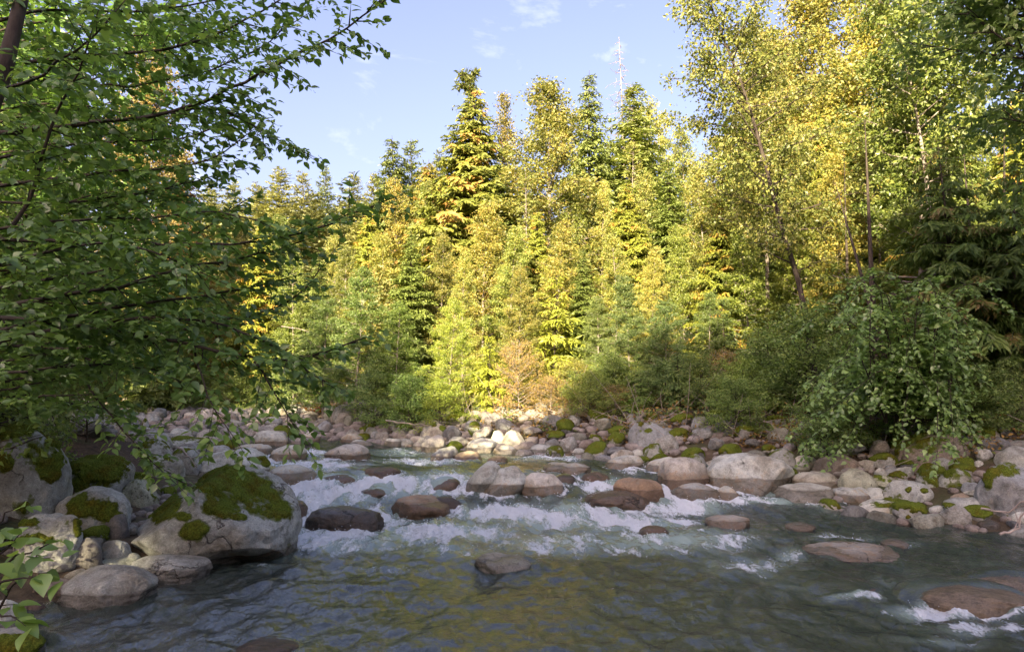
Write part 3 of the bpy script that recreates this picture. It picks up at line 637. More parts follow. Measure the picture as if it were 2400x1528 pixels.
# ------------------------------------------------------------------ river
def water_material():
    m, nt = new_mat('river_water'); out = N(nt, 'ShaderNodeOutputMaterial')
    g = N(nt, 'ShaderNodeNewGeometry'); P = g.outputs['Position']
    mp = N(nt, 'ShaderNodeMapping'); mp.inputs['Rotation'].default_value = (0, 0, 0.25); mp.inputs['Scale'].default_value = (1.0, 0.42, 1); L(nt, P, mp.inputs['Vector'])
    n1 = tex(nt, mp.outputs[0], 7, 4, 0.55, 0.8); n2 = tex(nt, mp.outputs[0], 24, 3, 0.55, 0.5)
    b1 = N(nt, 'ShaderNodeBump'); b1.inputs['Strength'].default_value = 0.6; b1.inputs['Distance'].default_value = 0.04
    L(nt, math_(nt, 'ADD', n1, math_(nt, 'MULTIPLY', n2, 0.5)), b1.inputs['Height'])
    fr = N(nt, 'ShaderNodeFresnel'); fr.inputs['IOR'].default_value = 1.66; L(nt, b1.outputs[0], fr.inputs['Normal'])
    gl = N(nt, 'ShaderNodeBsdfGlossy'); gl.inputs['Roughness'].default_value = 0.03; L(nt, b1.outputs[0], gl.inputs['Normal'])
    tr = N(nt, 'ShaderNodeBsdfTransparent'); tr.inputs['Color'].default_value = (0.52, 0.66, 0.54, 1)
    df = N(nt, 'ShaderNodeBsdfDiffuse'); df.inputs['Color'].default_value = (0.31, 0.43, 0.38, 1)
    aer = attr(nt, 'aer'); fo = attr(nt, 'foam')
    mb = N(nt, 'ShaderNodeMixShader'); L(nt, aer, mb.inputs[0]); L(nt, tr.outputs[0], mb.inputs[1]); L(nt, df.outputs[0], mb.inputs[2])
    ms = N(nt, 'ShaderNodeMixShader'); L(nt, fr.outputs[0], ms.inputs[0]); L(nt, mb.outputs[0], ms.inputs[1]); L(nt, gl.outputs[0], ms.inputs[2])
    f1 = tex(nt, mp.outputs[0], 20, 7, 0.68, 1.2); f2 = tex(nt, mp.outputs[0], 3.2, 4, 0.6, 0.8)
    t = math_(nt, 'ADD', fo, math_(nt, 'ADD', math_(nt, 'MULTIPLY', math_(nt, 'SUBTRACT', f1, 0.5), 1.25), math_(nt, 'MULTIPLY', math_(nt, 'SUBTRACT', f2, 0.5), 1.3)))
    ff = ramp(nt, [(0.41, (0, 0, 0)), (0.56, (0.5,) * 3), (0.72, (1, 1, 1))], t).outputs['Color']
    ff = math_(nt, 'MULTIPLY', ff, 0.97)
    fd = N(nt, 'ShaderNodeBsdfDiffuse'); fd.inputs['Color'].default_value = (0.82, 0.91, 0.95, 1)
    b2 = N(nt, 'ShaderNodeBump'); b2.inputs['Strength'].default_value = 1.0; b2.inputs['Distance'].default_value = 0.10; L(nt, f1, b2.inputs['Height']); L(nt, b2.outputs[0], fd.inputs['Normal'])
    mf = N(nt, 'ShaderNodeMixShader'); L(nt, ff, mf.inputs[0]); L(nt, ms.outputs[0], mf.inputs[1]); L(nt, fd.outputs[0], mf.inputs[2])
    L(nt, mf.outputs[0], out.inputs['Surface']); return m
M['water'] = water_material()
FOAM = [(760, 1150, 170, 40, 1.1), (900, 1140, 210, 30, 1.1), (690, 1205, 80, 55, 1.0), (1010, 1246, 230, 26, .98), (800, 1262, 170, 34, .9), (1050, 1130, 90, 28, 1.0), (640, 1290, 60, 30, .5),
        (1200, 1205, 190, 26, .95), (1340, 1212, 220, 32, .95), (1460, 1228, 190, 24, .85), (1440, 1138, 80, 18, .9), (1600, 1188, 100, 18, 1.05), (1790, 1178, 80, 10, 1.05), (1558, 1160, 20, 16, 1.0),
        (1560, 1268, 230, 34, .7), (1330, 1270, 220, 36, .65), (1080, 1290, 200, 26, .5), (1010, 1082, 160, 8, .8), (1290, 1075, 80, 9, .95), (770, 1090, 100, 14, .75), (690, 1092, 70, 10, .95), (720, 1064, 80, 9, .8), (940, 1062, 110, 9, .6),
        (1750, 1330, 160, 30, .38), (900, 1330, 160, 30, .34), (1200, 1110, 240, 12, .45),
        (2260, 1432, 170, 16, .95), (2010, 1404, 80, 9, .7), (1850, 1300, 60, 14, .5), (1960, 1262, 130, 14, .4), (2300, 1470, 160, 18, .45), (2110, 1275, 60, 8, .5), (700, 1250, 60, 20, .7),
        (1650, 1095, 30, 10, .7), (1720, 1155, 40, 9, .95), (900, 1215, 120, 30, .8), (1000, 1185, 90, 20, .7), (2200, 1500, 160, 14, .4), (620, 1330, 60, 12, .35), (560, 1030, 130, 9, .75), (640, 1078, 60, 10, .85), (600, 1010, 90, 7, .6), (400, 985, 60, 5, .4)]
ys = [2.5]
while ys[-1] < 46: ys.append(ys[-1] + max(0.028, ys[-1] ** 2 / 1550.0))
ys = np.array(ys); us = np.linspace(0, 1, 560)
Yw = np.repeat(ys[:, None], len(us), 1)
xl = np.interp(ys, XL[:, 0], XL[:, 1]) - 0.8; xr = np.interp(ys, XR[:, 0], XR[:, 1]) + 0.8
xl = np.maximum(xl, -0.86 * ys - 2.0); 
Xw = xl[:, None] + (xr - xl)[:, None] * us[None, :]
wz = water_z(Xw, Yw)
# flow coordinates: the stream fans out below the step
th = np.arctan2(Xw + 0.8, 17.5 - Yw); rad = np.hypot(Xw + 0.8, 17.5 - Yw)
near = sstep(13.5, 11.0, Yw)
U, V = th * 9.0, rad
P0 = np.stack([Xw.ravel(), Yw.ravel(), wz.ravel()], 1); px, py = project(P0); px, py = px.reshape(Xw.shape), py.reshape(Xw.shape)
turb = np.zeros_like(Xw); foam = np.full_like(Xw, -0.12)
for cx_, cy_, rx, ry, it in FOAM:
    gq = np.exp(-0.9 * (((px - cx_) / rx) ** 2 + ((py - cy_) / ry) ** 2)); foam = np.maximum(foam, it * gq - 0.12); turb = np.maximum(turb, it * gq)
for (cx_, cy_, a_, b_, zc_, c_, ov) in WATER_ROCKS:
    dx, dy = Xw - cx_, Yw - cy_
    e = np.sqrt((dx / (a_ + 0.03)) ** 2 + (dy / (b_ + 0.03)) ** 2)
    ring = np.exp(-((e - 1.0) / 0.16) ** 2); down = sstep(0.3, -0.6, dy / b_)
    act = 0.25 + 0.75 * sstep(9.5, 10.5, cy_) * (cy_ < 15)
    foam = np.maximum(foam, ring * (0.30 + 0.35 * down) * act - 0.05)
    wake = np.exp(-(dx / (0.8 * a_)) ** 2) * sstep(0, -0.4, dy / b_) * np.exp(-np.clip(-dy - b_, 0, 9) / (1.1 * a_ + 0.2))
    foam = np.maximum(foam, wake * 0.55 * act - 0.1); turb = np.maximum(turb, 0.5 * wake * act)
amp = 0.4 + 0.9 * turb
h1 = fbm2(U * 1.2, V * 0.9, 3, 1.0); h2 = fbm2(U * 3.4, V * 2.0, 3, 4.0); h3 = fbm2(Xw * 1.2, Yw * 1.2, 3, 8.0); h4 = fbm2(Xw * 4.2, Yw * 4.2, 3, 11.0)
dz = near * (0.05 * h1 + 0.042 * h2 + 0.014 * fbm2(U * 8, V * 5.5, 2, 6.0)) + (1 - near) * (0.03 * h3 + 0.022 * h4) + turb * (0.055 * h4 + 0.022 * fbm2(Xw * 9, Yw * 9, 3, 15.0) + 0.06 * np.abs(h3))
Zw = wz + dz * (0.55 + 0.6 * amp)
bigw = wz + 0.05 * h3
for (cx_, cy_, a_, b_, zc_, c_, ov) in WATER_ROCKS:
    dx, dy = (Xw - cx_) / a_, (Yw - cy_) / b_
    if ov > 0:
        r2 = dx ** 2 + dy ** 2; topz = zc_ + c_ * np.sqrt(np.clip(1 - r2, 0, 1)) * 1.02 + 0.015
        lift = sstep(-0.95, 0.1, dy) if ov >= 0.9 else sstep(-0.5 + 0.2, 0.6, dy) * ov
        k_ = (r2 < 1) * lift
        Zw = np.where((r2 < 1) & (topz > Zw), Zw + (topz - Zw) * k_ + 0.006 * h4 * k_, Zw)
        foam = np.where(r2 < 0.9, np.minimum(foam, 0.12 + 0.25 * h4), foam)
    else:
        e = np.sqrt(dx ** 2 + dy ** 2); Zw = Zw + 0.035 * np.exp(-((e - 1.15) / 0.25) ** 2) * sstep(-0.1, 0.7, dy)
fs = (0.42 * fbm2(U * 5, V * 1.6, 4, 21.0) + 0.5 * fbm2(U * 1.4, V * 0.8, 3, 23.0)) * near + 0.35 * fbm2(Xw * 2.5, Yw * 2.5, 4, 25.0) * (1 - near)
foam = foam + fs * sstep(0.02, 0.35, foam)
aer = np.clip(0.10 + 0.55 * sstep(0.1, 0.8, turb) + 0.10 * sstep(0.3, 0.9, fbm2(U, V * 0.5, 3, 31.0)), 0, 0.65)
nyw, nxw = Xw.shape; ii = np.arange(nyw * nxw).reshape(nyw, nxw)
q = np.stack([ii[:-1, :-1], ii[:-1, 1:], ii[1:, 1:], ii[1:, :-1]], -1).reshape(-1, 4)
o = link('river_water', mesh_np('river_water', np.stack([Xw.ravel(), Yw.ravel(), Zw.ravel()], 1), q, M['water'], True, {'foam': foam.ravel(), 'aer': aer.ravel()}))
tag(o, 'clear green mountain river with white rapids', kind='structure')
rg = np.random.default_rng(88); pr_ = np.clip(foam - 0.35, 0, 1).ravel() * (np.gradient(Yw, axis=0) * np.gradient(Xw, axis=1)).ravel()
for (cx_, cy_, a_, b_, zc_, c_, ov) in WATER_ROCKS: pr_ = pr_ * (((Xw - cx_) / (a_ * 1.05)) ** 2 + ((Yw - cy_) / (b_ * 1.05)) ** 2 > 1).ravel()
pk = rg.choice(pr_.size, 2600, p=pr_ / pr_.sum()); pc = np.stack([Xw.ravel()[pk], Yw.ravel()[pk], Zw.ravel()[pk]], 1) + np.stack([rg.normal(size=2600) * .03, rg.normal(size=2600) * .03, np.abs(rg.normal(size=2600)) * .035], 1)
oc = np.array([[1, 0, 0], [0, 1, 0], [-1, 0, 0], [0, -1, 0], [0, 0, 1], [0, 0, -1.]]); of = np.array([[0, 1, 4], [1, 2, 4], [2, 3, 4], [3, 0, 4], [1, 0, 5], [2, 1, 5], [3, 2, 5], [0, 3, 5]])
sz = rg.uniform(.002, .006, 2600) * (0.6 + pc[:, 1] / 14)
m_, nt_s = new_mat('spray'); d_ = N(nt_s, 'ShaderNodeBsdfDiffuse'); d_.inputs['Color'].default_value = (.8, .88, .92, 1); L(nt_s, d_.outputs[0], N(nt_s, 'ShaderNodeOutputMaterial').inputs['Surface'])
tag(link('spray', mesh_np('spray', (pc[:, None, :] + oc[None] * sz[:, None, None]).reshape(-1, 3), (of[None] + 6 * np.arange(2600)[:, None, None]).reshape(-1, 3), m_, True)), 'white droplets of spray over the rapids', 'spray', kind='stuff')
print('water verts', nyw * nxw, 'cobbles', len(placed))

# ------------------------------------------------------------------ plants
class Wood:
    def __init__(s): s.v = []; s.f = []; s.n = 0
    def tube(s, pts, rad, sides=5):
        pts = np.asarray(pts, float); n = len(pts); rad = np.broadcast_to(np.asarray(rad, float), (n,))
        t = np.gradient(pts, axis=0); t = unit(t); ref = np.array([0.31, 0.52, 0.79]) if abs(t[0, 2]) < 0.9 else np.array([1.0, 0.1, 0])
        a = unit(np.cross(t, ref)); b = np.cross(t, a); ang = np.arange(sides) * 2 * math.pi / sides
        ring = pts[:, None, :] + rad[:, None, None] * (np.cos(ang)[None, :, None] * a[:, None, :] + np.sin(ang)[None, :, None] * b[:, None, :])
        s.v.append(ring.reshape(-1, 3)); i = np.arange(n * sides).reshape(n, sides) + s.n
        j = np.roll(i, -1, axis=1); s.f.append(np.stack([i[:-1], j[:-1], j[1:], i[1:]], -1).reshape(-1, 4)); s.n += n * sides
    def mesh(s, name, mat): return mesh_np(name, np.concatenate(s.v), np.concatenate(s.f), mat, True)

def leaf_faces(c, ax, nr, ln, wd, fold=0.15):
    """diamond leaves: c base, ax axis, nr normal"""
    ax = unit(ax); sd = unit(np.cross(nr, ax)); up = np.cross(ax, sd); n = len(c); ln = np.broadcast_to(ln, (n,))[:, None]; wd = np.broadcast_to(wd, (n,))[:, None]
    m = c + ax * ln * 0.45 + up * (ln * fold)
    v = np.stack([c, m + sd * wd * 0.5, c + ax * ln, m - sd * wd * 0.5], 1).reshape(-1, 3)
    return v, np.arange(4 * n).reshape(n, 4)
def leaf_full(c, ax, nr, ln, wd):
    """ovate leaf, midrib fold, 6 faces"""
    ax = unit(ax); sd = unit(np.cross(nr, ax)); up = np.cross(ax, sd); n = len(c); ln = np.broadcast_to(ln, (n,))[:, None]; wd = np.broadcast_to(wd, (n,))[:, None]
    def P(t, w, z): return c + ax * ln * t + sd * wd * w + up * ln * z
    pts = [P(0, 0, 0), P(0.30, 0, -0.03), P(0.66, 0, -0.05), P(1, 0, -0.13), P(0.22, 0.42, 0.05), P(0.60, 0.40, 0.03), P(0.22, -0.42, 0.05), P(0.60, -0.40, 0.03), P(0.42, 0.5, 0.05), P(0.42, -0.5, 0.05), P(0.83, 0.20, -0.04), P(0.83, -0.20, -0.04)]
    v = np.stack(pts, 1).reshape(-1, 3); b = (np.arange(n) * 12)[:, None]
    tri = np.concatenate([b + np.array([[0, 4, 1]]), b + np.array([[0, 1, 6]]), b + np.array([[10, 3, 2]]), b + np.array([[2, 3, 11]])])
    quad = np.concatenate([b + np.array([[4, 8, 2, 1]]), b + np.array([[1, 2, 9, 6]]), b + np.array([[8, 5, 10, 2]]), b + np.array([[2, 11, 7, 9]])])
    return v, tri, quad

def rvec(r, n): return unit(r.normal(size=(n, 3)))

def gen_broadleaf(seed, H, R, cb=0.25, nleaf=16000, ln=0.11, r0=0.10, nb=46, path=None, sway=0.05, up=0.55, spread=0.30, shape='oval', upright=0.35, wdf=0.62):
    r = np.random.default_rng(seed); wood = Wood()
    t = np.linspace(0, 1, 12)
    if path is None:
        ph = r.uniform(0, 6.28, 2); tr = np.stack([sway * H * 0.5 * np.sin(t * 3 + ph[0]) * t, sway * H * 0.5 * np.sin(t * 2.6 + ph[1]) * t, t * H], 1)
    else:
        tp = np.linspace(0, 1, len(path)); path = np.asarray(path, float); tr = np.stack([np.interp(t, tp, path[:, k]) for k in range(3)], 1)
    wood.tube(tr, r0 * (1 - 0.93 * t), 7)
    cl, cw = [], []
    for i in range(nb):
        u = (i + r.random()) / nb; tt = u ** 0.85; th_ = cb + (0.985 - cb) * tt
        p = np.array([np.interp(th_, t, tr[:, k]) for k in range(3)])
        if shape == 'oval': prof = (0.45 + 0.55 * min(1, tt * 3.0)) * (1 - tt ** 1.6) ** 0.75 + 0.10
        elif shape == 'column': prof = 0.55 * (1 - tt) ** 0.5 + 0.2 * (tt < 0.85)
        elif shape == 'bush': prof = (1 - tt ** 2) ** 0.5 * 0.95 + 0.1
        else: prof = (1 - tt) ** 0.8 + 0.08
        Lb = R * prof * r.uniform(0.65, 1.15); az = i * 2.399 + r.normal() * 0.4
        el = up * (0.35 + 0.9 * tt) + r.normal() * 0.15
        d = np.array([math.cos(az) * math.cos(el), math.sin(az) * math.cos(el), math.sin(el)])
        s = np.linspace(0, 1, 5); bpts = p + np.outer(s, d) * Lb + np.outer(s ** 2, [0, 0, 1]) * Lb * r.uniform(-0.10, 0.22) + np.outer(s, r.normal(size=3)) * Lb * 0.05
        rb = r0 * (1 - 0.9 * th_) * 0.42 + 0.006
        wood.tube(bpts, rb * (1 - 0.85 * s), 4)
        nt_ = int(4 + Lb * 3.2)
        for k in range(nt_):
            s0 = 0.22 + 0.78 * (k + r.random()) / nt_; q = np.array([np.interp(s0, s, bpts[:, c_]) for c_ in range(3)])
            d2 = unit(d + r.normal(size=3) * [0.75, 0.75, 0.5]); l2 = Lb * r.uniform(0.16, 0.38) * (1.1 - 0.5 * s0) + 0.12
            wood.tube(np.stack([q, q + d2 * l2 * 0.5 + [0, 0, 0.02], q + d2 * l2]), [rb * 0.3 + 0.003, rb * 0.2 + 0.002, 0.002], 3)
            m = 2; f_ = (0.35 + 0.65 * r.random(m))[:, None]
            cl.append(q + d2 * l2 * f_); cw.append(np.full(m, l2))
    cl = np.concatenate(cl); cw = np.concatenate(cw)
    pick = r.choice(len(cl), nleaf, p=cw / cw.sum())
    tone = r.random(len(cl))
    c = cl[pick] + r.normal(size=(nleaf, 3)) * spread * np.array([0.55, 0.55, 0.42])
    ctr = tr[np.clip(((c[:, 2] - tr[0, 2]) / max(1e-3, tr[-1, 2] - tr[0, 2]) * 11).astype(int), 0, 11)]
    outd = unit((c - ctr) * [1, 1, 0.4] + [0, 0, 1e-3])
    ax = unit(outd * 0.6 + r.normal(size=(nleaf, 3)) * 0.8 + [0, 0, -0.45])
    nr = unit(r.normal(size=(nleaf, 3)) * 0.75 + outd * 0.55 + [0, 0, upright])
    l = ln * r.uniform(0.5, 1.4, nleaf)
    v, f = leaf_faces(c, ax, nr, l, l * wdf)
    rnd = np.clip(0.5 * tone[pick] + 0.5 * r.random(nleaf) , 0, 1)
    return wood, v, f, rnd

def gen_conifer(seed, H, R, kind='fir', cb=0.06, wh=0.34, per=6, qs=1.0, r0=0.14, bare=0.0, orange=0.0, density=1.0):
    r = np.random.default_rng(seed); wood = Wood(); t = np.linspace(0, 1, 10)
    tr = np.stack([0.012 * H * np.sin(t * 4 + r.uniform(0, 6)), 0.012 * H * np.sin(t * 3 + r.uniform(0, 6)), t * H], 1)
    wood.tube(tr, r0 * (1 - 0.95 * t), 7)
    C, A, NRM, LN, WD, RD = [], [], [], [], [], []
    z = cb * H; az0 = 0
    while z < H * 0.985:
        tt = (z / H - cb) / (1 - cb)
        base_L = R * ((1 - tt) ** (0.75 if kind == 'cedar' else 0.85)) * (min(1, 0.55 + tt * 2.5)) + 0.12
        for k in range(per):
            if r.random() < 0.10: continue
            zb_ = z; z = min(H * 0.985, max(cb * H, z + r.normal() * wh * 0.7))
            az = az0 + k * 6.283 / per + r.normal() * 0.25; Lb = base_L * r.uniform(0.6, 1.15)
            el0 = {'fir': 0.12 + 0.5 * tt, 'hemlock': 0.15 + 0.35 * tt, 'cedar': -0.02 + 0.45 * tt}[kind]
            dr = {'fir': 0.10, 'hemlock': 0.42, 'cedar': 0.42}[kind]
            h = np.array([math.cos(az), math.sin(az), 0.0]); sdv = np.array([-math.sin(az), math.cos(az), 0.0])
            ns = 6; s = np.linspace(0, 1, ns)
            curl = 0.16 * np.clip(s - 0.55, 0, 1) ** 1.3 * (2.0 if kind == 'cedar' else 0)
            bp = np.array([np.interp(z / H, t, tr[:, c_]) for c_ in range(3)]) + np.outer(s * Lb, h) + np.outer(Lb * (s * math.sin(el0) - dr * s ** 2 + curl), [0, 0, 1]) + np.outer(s, r.normal(size=3)) * 0.06 * Lb
            wood.tube(bp, (0.010 + 0.010 * Lb) * (1 - 0.85 * s), 3)
            z = zb_
            m = max(5, int(Lb * 9 / qs * density)); ss = np.sort(0.12 + 0.88 * r.random(m))
            pos = np.stack([np.interp(ss, s, bp[:, c_]) for c_ in range(3)], 1)
            bd = unit(bp[-1] - bp[0]); tone = 0.3 + 0.5 * r.random(); isor = (r.random() < orange)
            for sg in (-1, 1):
                spl = (0.34 * Lb * (1 - 0.65 * ss) * np.minimum(1, ss * 4) + 0.14) * r.uniform(0.7, 1.2, m)
                dz = {'fir': -0.05, 'hemlock': -0.30, 'cedar': -0.75}[kind]
                dv = unit(bd * 0.65 + sg * sdv * 0.85 + np.array([0, 0, dz]) + r.normal(size=(m, 3)) * 0.22)
                for part in range(2):
                    c = pos + dv * (spl * 0.5 * part)[:, None]
                    a_ = dv + r.normal(size=(m, 3)) * 0.25 + np.array([0, 0, (-0.25 if kind != 'fir' else 0.0) * part])
                    C.append(c); A.append(a_)
                    NRM.append(unit(np.array([0, 0, 1.0]) * (1 if kind != 'cedar' else 0.35) + h * (0.2 if kind != 'cedar' else 0.8) + r.normal(size=(m, 3)) * 0.45))
                    LN.append(spl * 0.68); WD.append(np.clip(spl * 0.30, 0.045, 0.14) * qs)
                    RD.append(np.clip((0.66 + 0.34 * r.random(m)) if isor else (0.45 * tone + 0.38 * r.random(m)), 0, 1))
        z += wh * (0.75 + 0.5 * r.random()); az0 += 0.7 + r.random()
    C = np.concatenate(C); v, f = leaf_faces(C, np.concatenate(A), np.concatenate(NRM), np.concatenate(LN), np.concatenate(WD), 0.06)
    return wood, v, f, np.concatenate(RD)

def make_plant(name, gen, leafm, barkm, crown='crown', trunk='trunk'):
    wood, v, f, rnd = gen
    return (name, wood.mesh(trunk, M[barkm]), mesh_np(crown, v, f, M[leafm], False, None, {'rnd': rnd}), crown, trunk)
def put(proto, loc, scale, rz, label, cat, group=None, tint=(1, 1, 1), name=None):
    e = empty(name or proto[0], loc); e.scale = scale if isinstance(scale, tuple) else (scale,) * 3; e.rotation_euler = (0, 0, rz)
    link(proto[4], proto[1], e); c = link(proto[3], proto[2], e); c.color = (*tint, 1)
    tag(e, label, cat, group); return e
def base(px, d): x = (px - CX) / F * d; return np.array([x, d, float(ground_z(x, d)) - 0.05])
def top_h(px, py, d): return at(px, py, d)[2] - float(ground_z((px - CX) / F * d, d))

# prototypes (height 10 m unless noted)
BL = [make_plant('alder_tree', gen_broadleaf(300 + k, 10, 2.2 if k == 1 else 1.9, 0.08, 30000, 0.090, 0.075, 70, spread=0.20, shape='oval' if k == 1 else 'cone', up=0.55 if k == 1 else 0.4), 'gold_leaf', 'bark_pale') for k in range(3)]
BG = [make_plant('alder_tree', gen_broadleaf(330 + k, 10, 2.3 if k == 1 else 2.0, 0.08, 30000, 0.090, 0.075, 70, spread=0.20, shape='oval' if k == 1 else 'cone', up=0.55 if k == 1 else 0.4), 'green_leaf', 'bark_pale') for k in range(3)]
PO = [make_plant('poplar_tree', gen_broadleaf(350, 14, 2.3, 0.10, 40000, 0.11, 0.13, 80, spread=0.32, up=0.8), 'gold_leaf', 'bark_pale'),
      make_plant('poplar_tree', gen_broadleaf(352, 14, 1.1, 0.25, 11000, 0.11, 0.08, 50, shape='column', up=0.9), 'gold_leaf', 'bark_pale')]
CE = [make_plant('cedar_tree', gen_conifer(400 + k, 16, 3.2, 'cedar', 0.02, 0.25, 10, 0.9, 0.22, 0, 0.14, 1.35), 'cedar', 'bark_dark') for k in range(2)]
HE = [make_plant('hemlock_tree', gen_conifer(420 + k, 14, 2.9, 'hemlock', 0.05, 0.25, 9, 0.9, 0.15, 0, 0, 1.2), 'needle', 'bark_dark') for k in range(2)]
FI = [make_plant('fir_tree', gen_conifer(440 + k, 16, 3.8, 'fir', 0.05, 0.32, 9, 1.15, 0.16, 0, 0, 1.0), 'far_needle', 'bark_dark') for k in range(2)]
YF = [make_plant('young_fir', gen_conifer(450, 9, 1.7, 'fir', 0.1, 0.30, 5, 0.8, 0.06, 0, 0, 0.8), 'far_needle', 'bark_pale')]
SH = [make_plant('shrub', gen_broadleaf(500 + k, 3.2, 1.7, 0.04, 9000, 0.085, 0.035, 40, shape='bush', up=0.7, spread=0.22), 'green_leaf', 'bark_twig', 'foliage', 'stem') for k in range(3)]
DB = [make_plant('dry_bush', gen_broadleaf(520, 3.4, 1.3, 0.02, 4200, 0.075, 0.03, 60, shape='bush', up=0.5, spread=0.2), 'dead_leaf', 'wood_grey', 'foliage', 'stem')]
YH = [make_plant('young_hemlock', gen_conifer(540 + k, 4, 1.5, 'hemlock', 0.04, 0.22, 5, 0.55, 0.04), 'needle', 'bark_twig') for k in range(2)]
rt = np.random.default_rng(77)

TREES = [
 # silhouettes against the sky: (px base, py top, depth, prototype, proto height, width factor, tint, label, category)
 (1108, 195, 30, CE[0], 16, 1.4, (1.3, 1.35, 1.1), 'tall broad cedar with hanging yellow-green and rusty sprays, highest of the centre', 'cedar'),
 (1010, 370, 33, CE[1], 16, 1.35, (1.45, 1.25, 1.0), 'shorter cedar with many rust-brown sprays left of the tall broad cedar', 'cedar'),
 (1178, 222, 32, PO[1], 14, 0.9, (0.9, 0.8, 0.7), 'very slim poplar between the tall cedar and the round-topped golden tree', 'poplar'),
 (1285, 178, 28, PO[0], 14, 1.35, (1.0, 1.0, 0.8), 'round-topped golden poplar in the centre with a pale forked trunk', 'poplar'),
 (1396, 162, 37, HE[0], 14, 0.75, (1.2, 1.2, 0.9), 'narrow drooping hemlock left of the bare-topped snag', 'hemlock'),
 (1478, 190, 38, HE[1], 14, 1.15, (1.7, 1.6, 1.3), 'grey-green hemlock wrapped round the bare-topped snag', 'hemlock'),
 (1545, 240, 42, BG[1], 10, 0.85, (1.5, 1.3, 1.0), 'pale round tree right of the bare-topped snag', 'tree'),
 (1490, 325, 25, YF[0], 9, 0.8, (1.6, 1.5, 0.9), 'thin young fir with a pale bare stem, right of centre', 'fir'),
 (1235, 395, 25, YF[0], 9, 0.95, (1.4, 1.45, 1.0), 'soft green young fir before the golden poplar', 'fir'),
 (905, 318, 44, HE[0], 14, 0.9, (1.0, 1.0, 0.8), 'dark hemlock, leftmost of the three pointed tops left of the cedar', 'hemlock'),
 (958, 322, 45, FI[0], 16, 0.9, (0.8, 0.9, 0.7), 'pointed fir between the dark hemlock and the tall cedar', 'fir'),
 (1022, 348, 46, FI[1], 16, 0.7, (0.75, 0.8, 0.7), 'small pointed fir close left of the tall cedar', 'fir'),
 (822, 402, 58, FI[0], 16, 1.0, (1.0, 1.0, 0.95), 'grey-green fir on the skyline right of the lone spire', 'fir'),
 (865, 405, 52, FI[1], 16, 0.9, (1.1, 1.05, 0.85), 'grey-green fir just left of the dark hemlock', 'fir'),
 (757, 386, 70, FI[1], 16, 0.75, (0.75, 0.85, 0.85), 'lone bluish fir spire on the skyline', 'fir'),
 (700, 398, 64, FI[0], 16, 1.0, (1.15, 1.1, 1.0), 'broad sage fir left of the lone spire', 'fir'),
 (642, 388, 64, FI[1], 16, 1.2, (1.25, 1.2, 1.05), 'bushy sage fir with a drooping side on the left skyline', 'fir'),
 (590, 425, 68, FI[0], 16, 1.0, (1.2, 1.15, 1.05), 'sage fir beside the drooping alder twigs on the left skyline', 'fir'),
 (540, 418, 70, FI[1], 16, 0.9, (1.1, 1.1, 1.05), 'pointed sage fir nearest the foreground leaves', 'fir'),
 (480, 440, 66, FI[0], 16, 1.0, (1.1, 1.1, 1.0), 'sage fir half hidden by the foreground leaves', 'fir'),
 (300, 60, 32, PO[0], 14, 0.9, (1.0, 0.82, 0.8), 'orange-gold tree glimpsed through the foreground leaves', 'poplar'),
 (395, 330, 34, CE[1], 16, 0.9, (1.5, 0.95, 1.0), 'rusty cedar glimpsed through the foreground leaves', 'cedar'),
 (1840, 60, 30, HE[0], 14, 1.3, (1.5, 1.5, 0.9), 'tall hemlock with drooping tips behind the leaning birch', 'hemlock'),
 (1900, -120, 27, PO[0], 14, 1.1, (1.1, 1.05, 0.8), 'tall golden poplar reaching the top edge, right of the leaning birch', 'poplar'),
 (2045, -60, 25, PO[0], 14, 1.1, (1.25, 1.2, 0.8), 'tall yellow poplar, second right of the leaning birch', 'poplar'),
 (2160, 90, 16, BG[0], 10, 1.0, (0.9, 1.0, 0.8), 'light green alder with a pale slanting trunk at the upper right', 'alder'),
 (1700, 330, 30, BL[1], 10, 1.2, (1.15, 1.15, 0.8), 'pale yellow alder behind the leaning birch', 'alder'),
 (1620, 300, 34, BL[2], 10, 0.9, (1.0, 1.1, 0.9), 'yellow-green alder left of the leaning birch', 'alder'),
]
for (pb, pt, d, proto, ph, wf, tint, lab, cat) in TREES:
    if proto in FI or proto in HE: tint = tuple(np.array(tint) * 1.5); wf *= 1.25
    b = base(pb, d); h = top_h(pb, pt, d); s = h / ph
    e_ = put(proto, b, (s * wf, s * wf, s), rt.uniform(0, 6.28), lab, cat, 'trees of the far bank', tint)
    if lab.startswith('tall broad cedar'):
        from mathutils import Matrix, Euler
        r = np.random.default_rng(9); w = Wood(); C, A = [], []; q0 = at(1112, 235, 30)
        for pts in ([(1112, 260), (1106, 215), (1098, 185)], [(1103, 205), (1088, 200), (1074, 206)], [(1100, 190), (1090, 176), (1078, 178)], [(1100, 185), (1108, 176), (1116, 170)]):
            P_ = np.array([at(x_, y_, 30) for x_, y_ in pts]); w.tube(P_ - q0, [.06, .04, .02], 5); t_ = r.random(150); C.append(np.stack([np.interp(t_, [0, .5, 1], P_[:, k_]) for k_ in range(3)], 1) - q0 + r.normal(size=(150, 3)) * .09); A.append(unit((P_[-1] - P_[0]) * .6 + r.normal(size=(150, 3)) * .5 + [0, 0, -.3]))
        C, A = np.concatenate(C), np.concatenate(A); v, f = leaf_faces(C, A, rvec(r, len(C)), r.uniform(.15, .34, len(C)), .08, .05)
        inv = Matrix.LocRotScale(Vector(e_.location), Euler(e_.rotation_euler), Vector(e_.scale)).inverted()
        for nm, me_ in (('crooked_tip', mesh_np('crooked_tip', v, f, M['cedar'], False, None, {'rnd': r.random(len(f)) * .5})), ('tip_stem', w.mesh('tip_stem', M['bark_dark']))):
            o_ = link(nm, me_, e_); o_.matrix_basis = inv @ Matrix.Translation(Vector(q0))
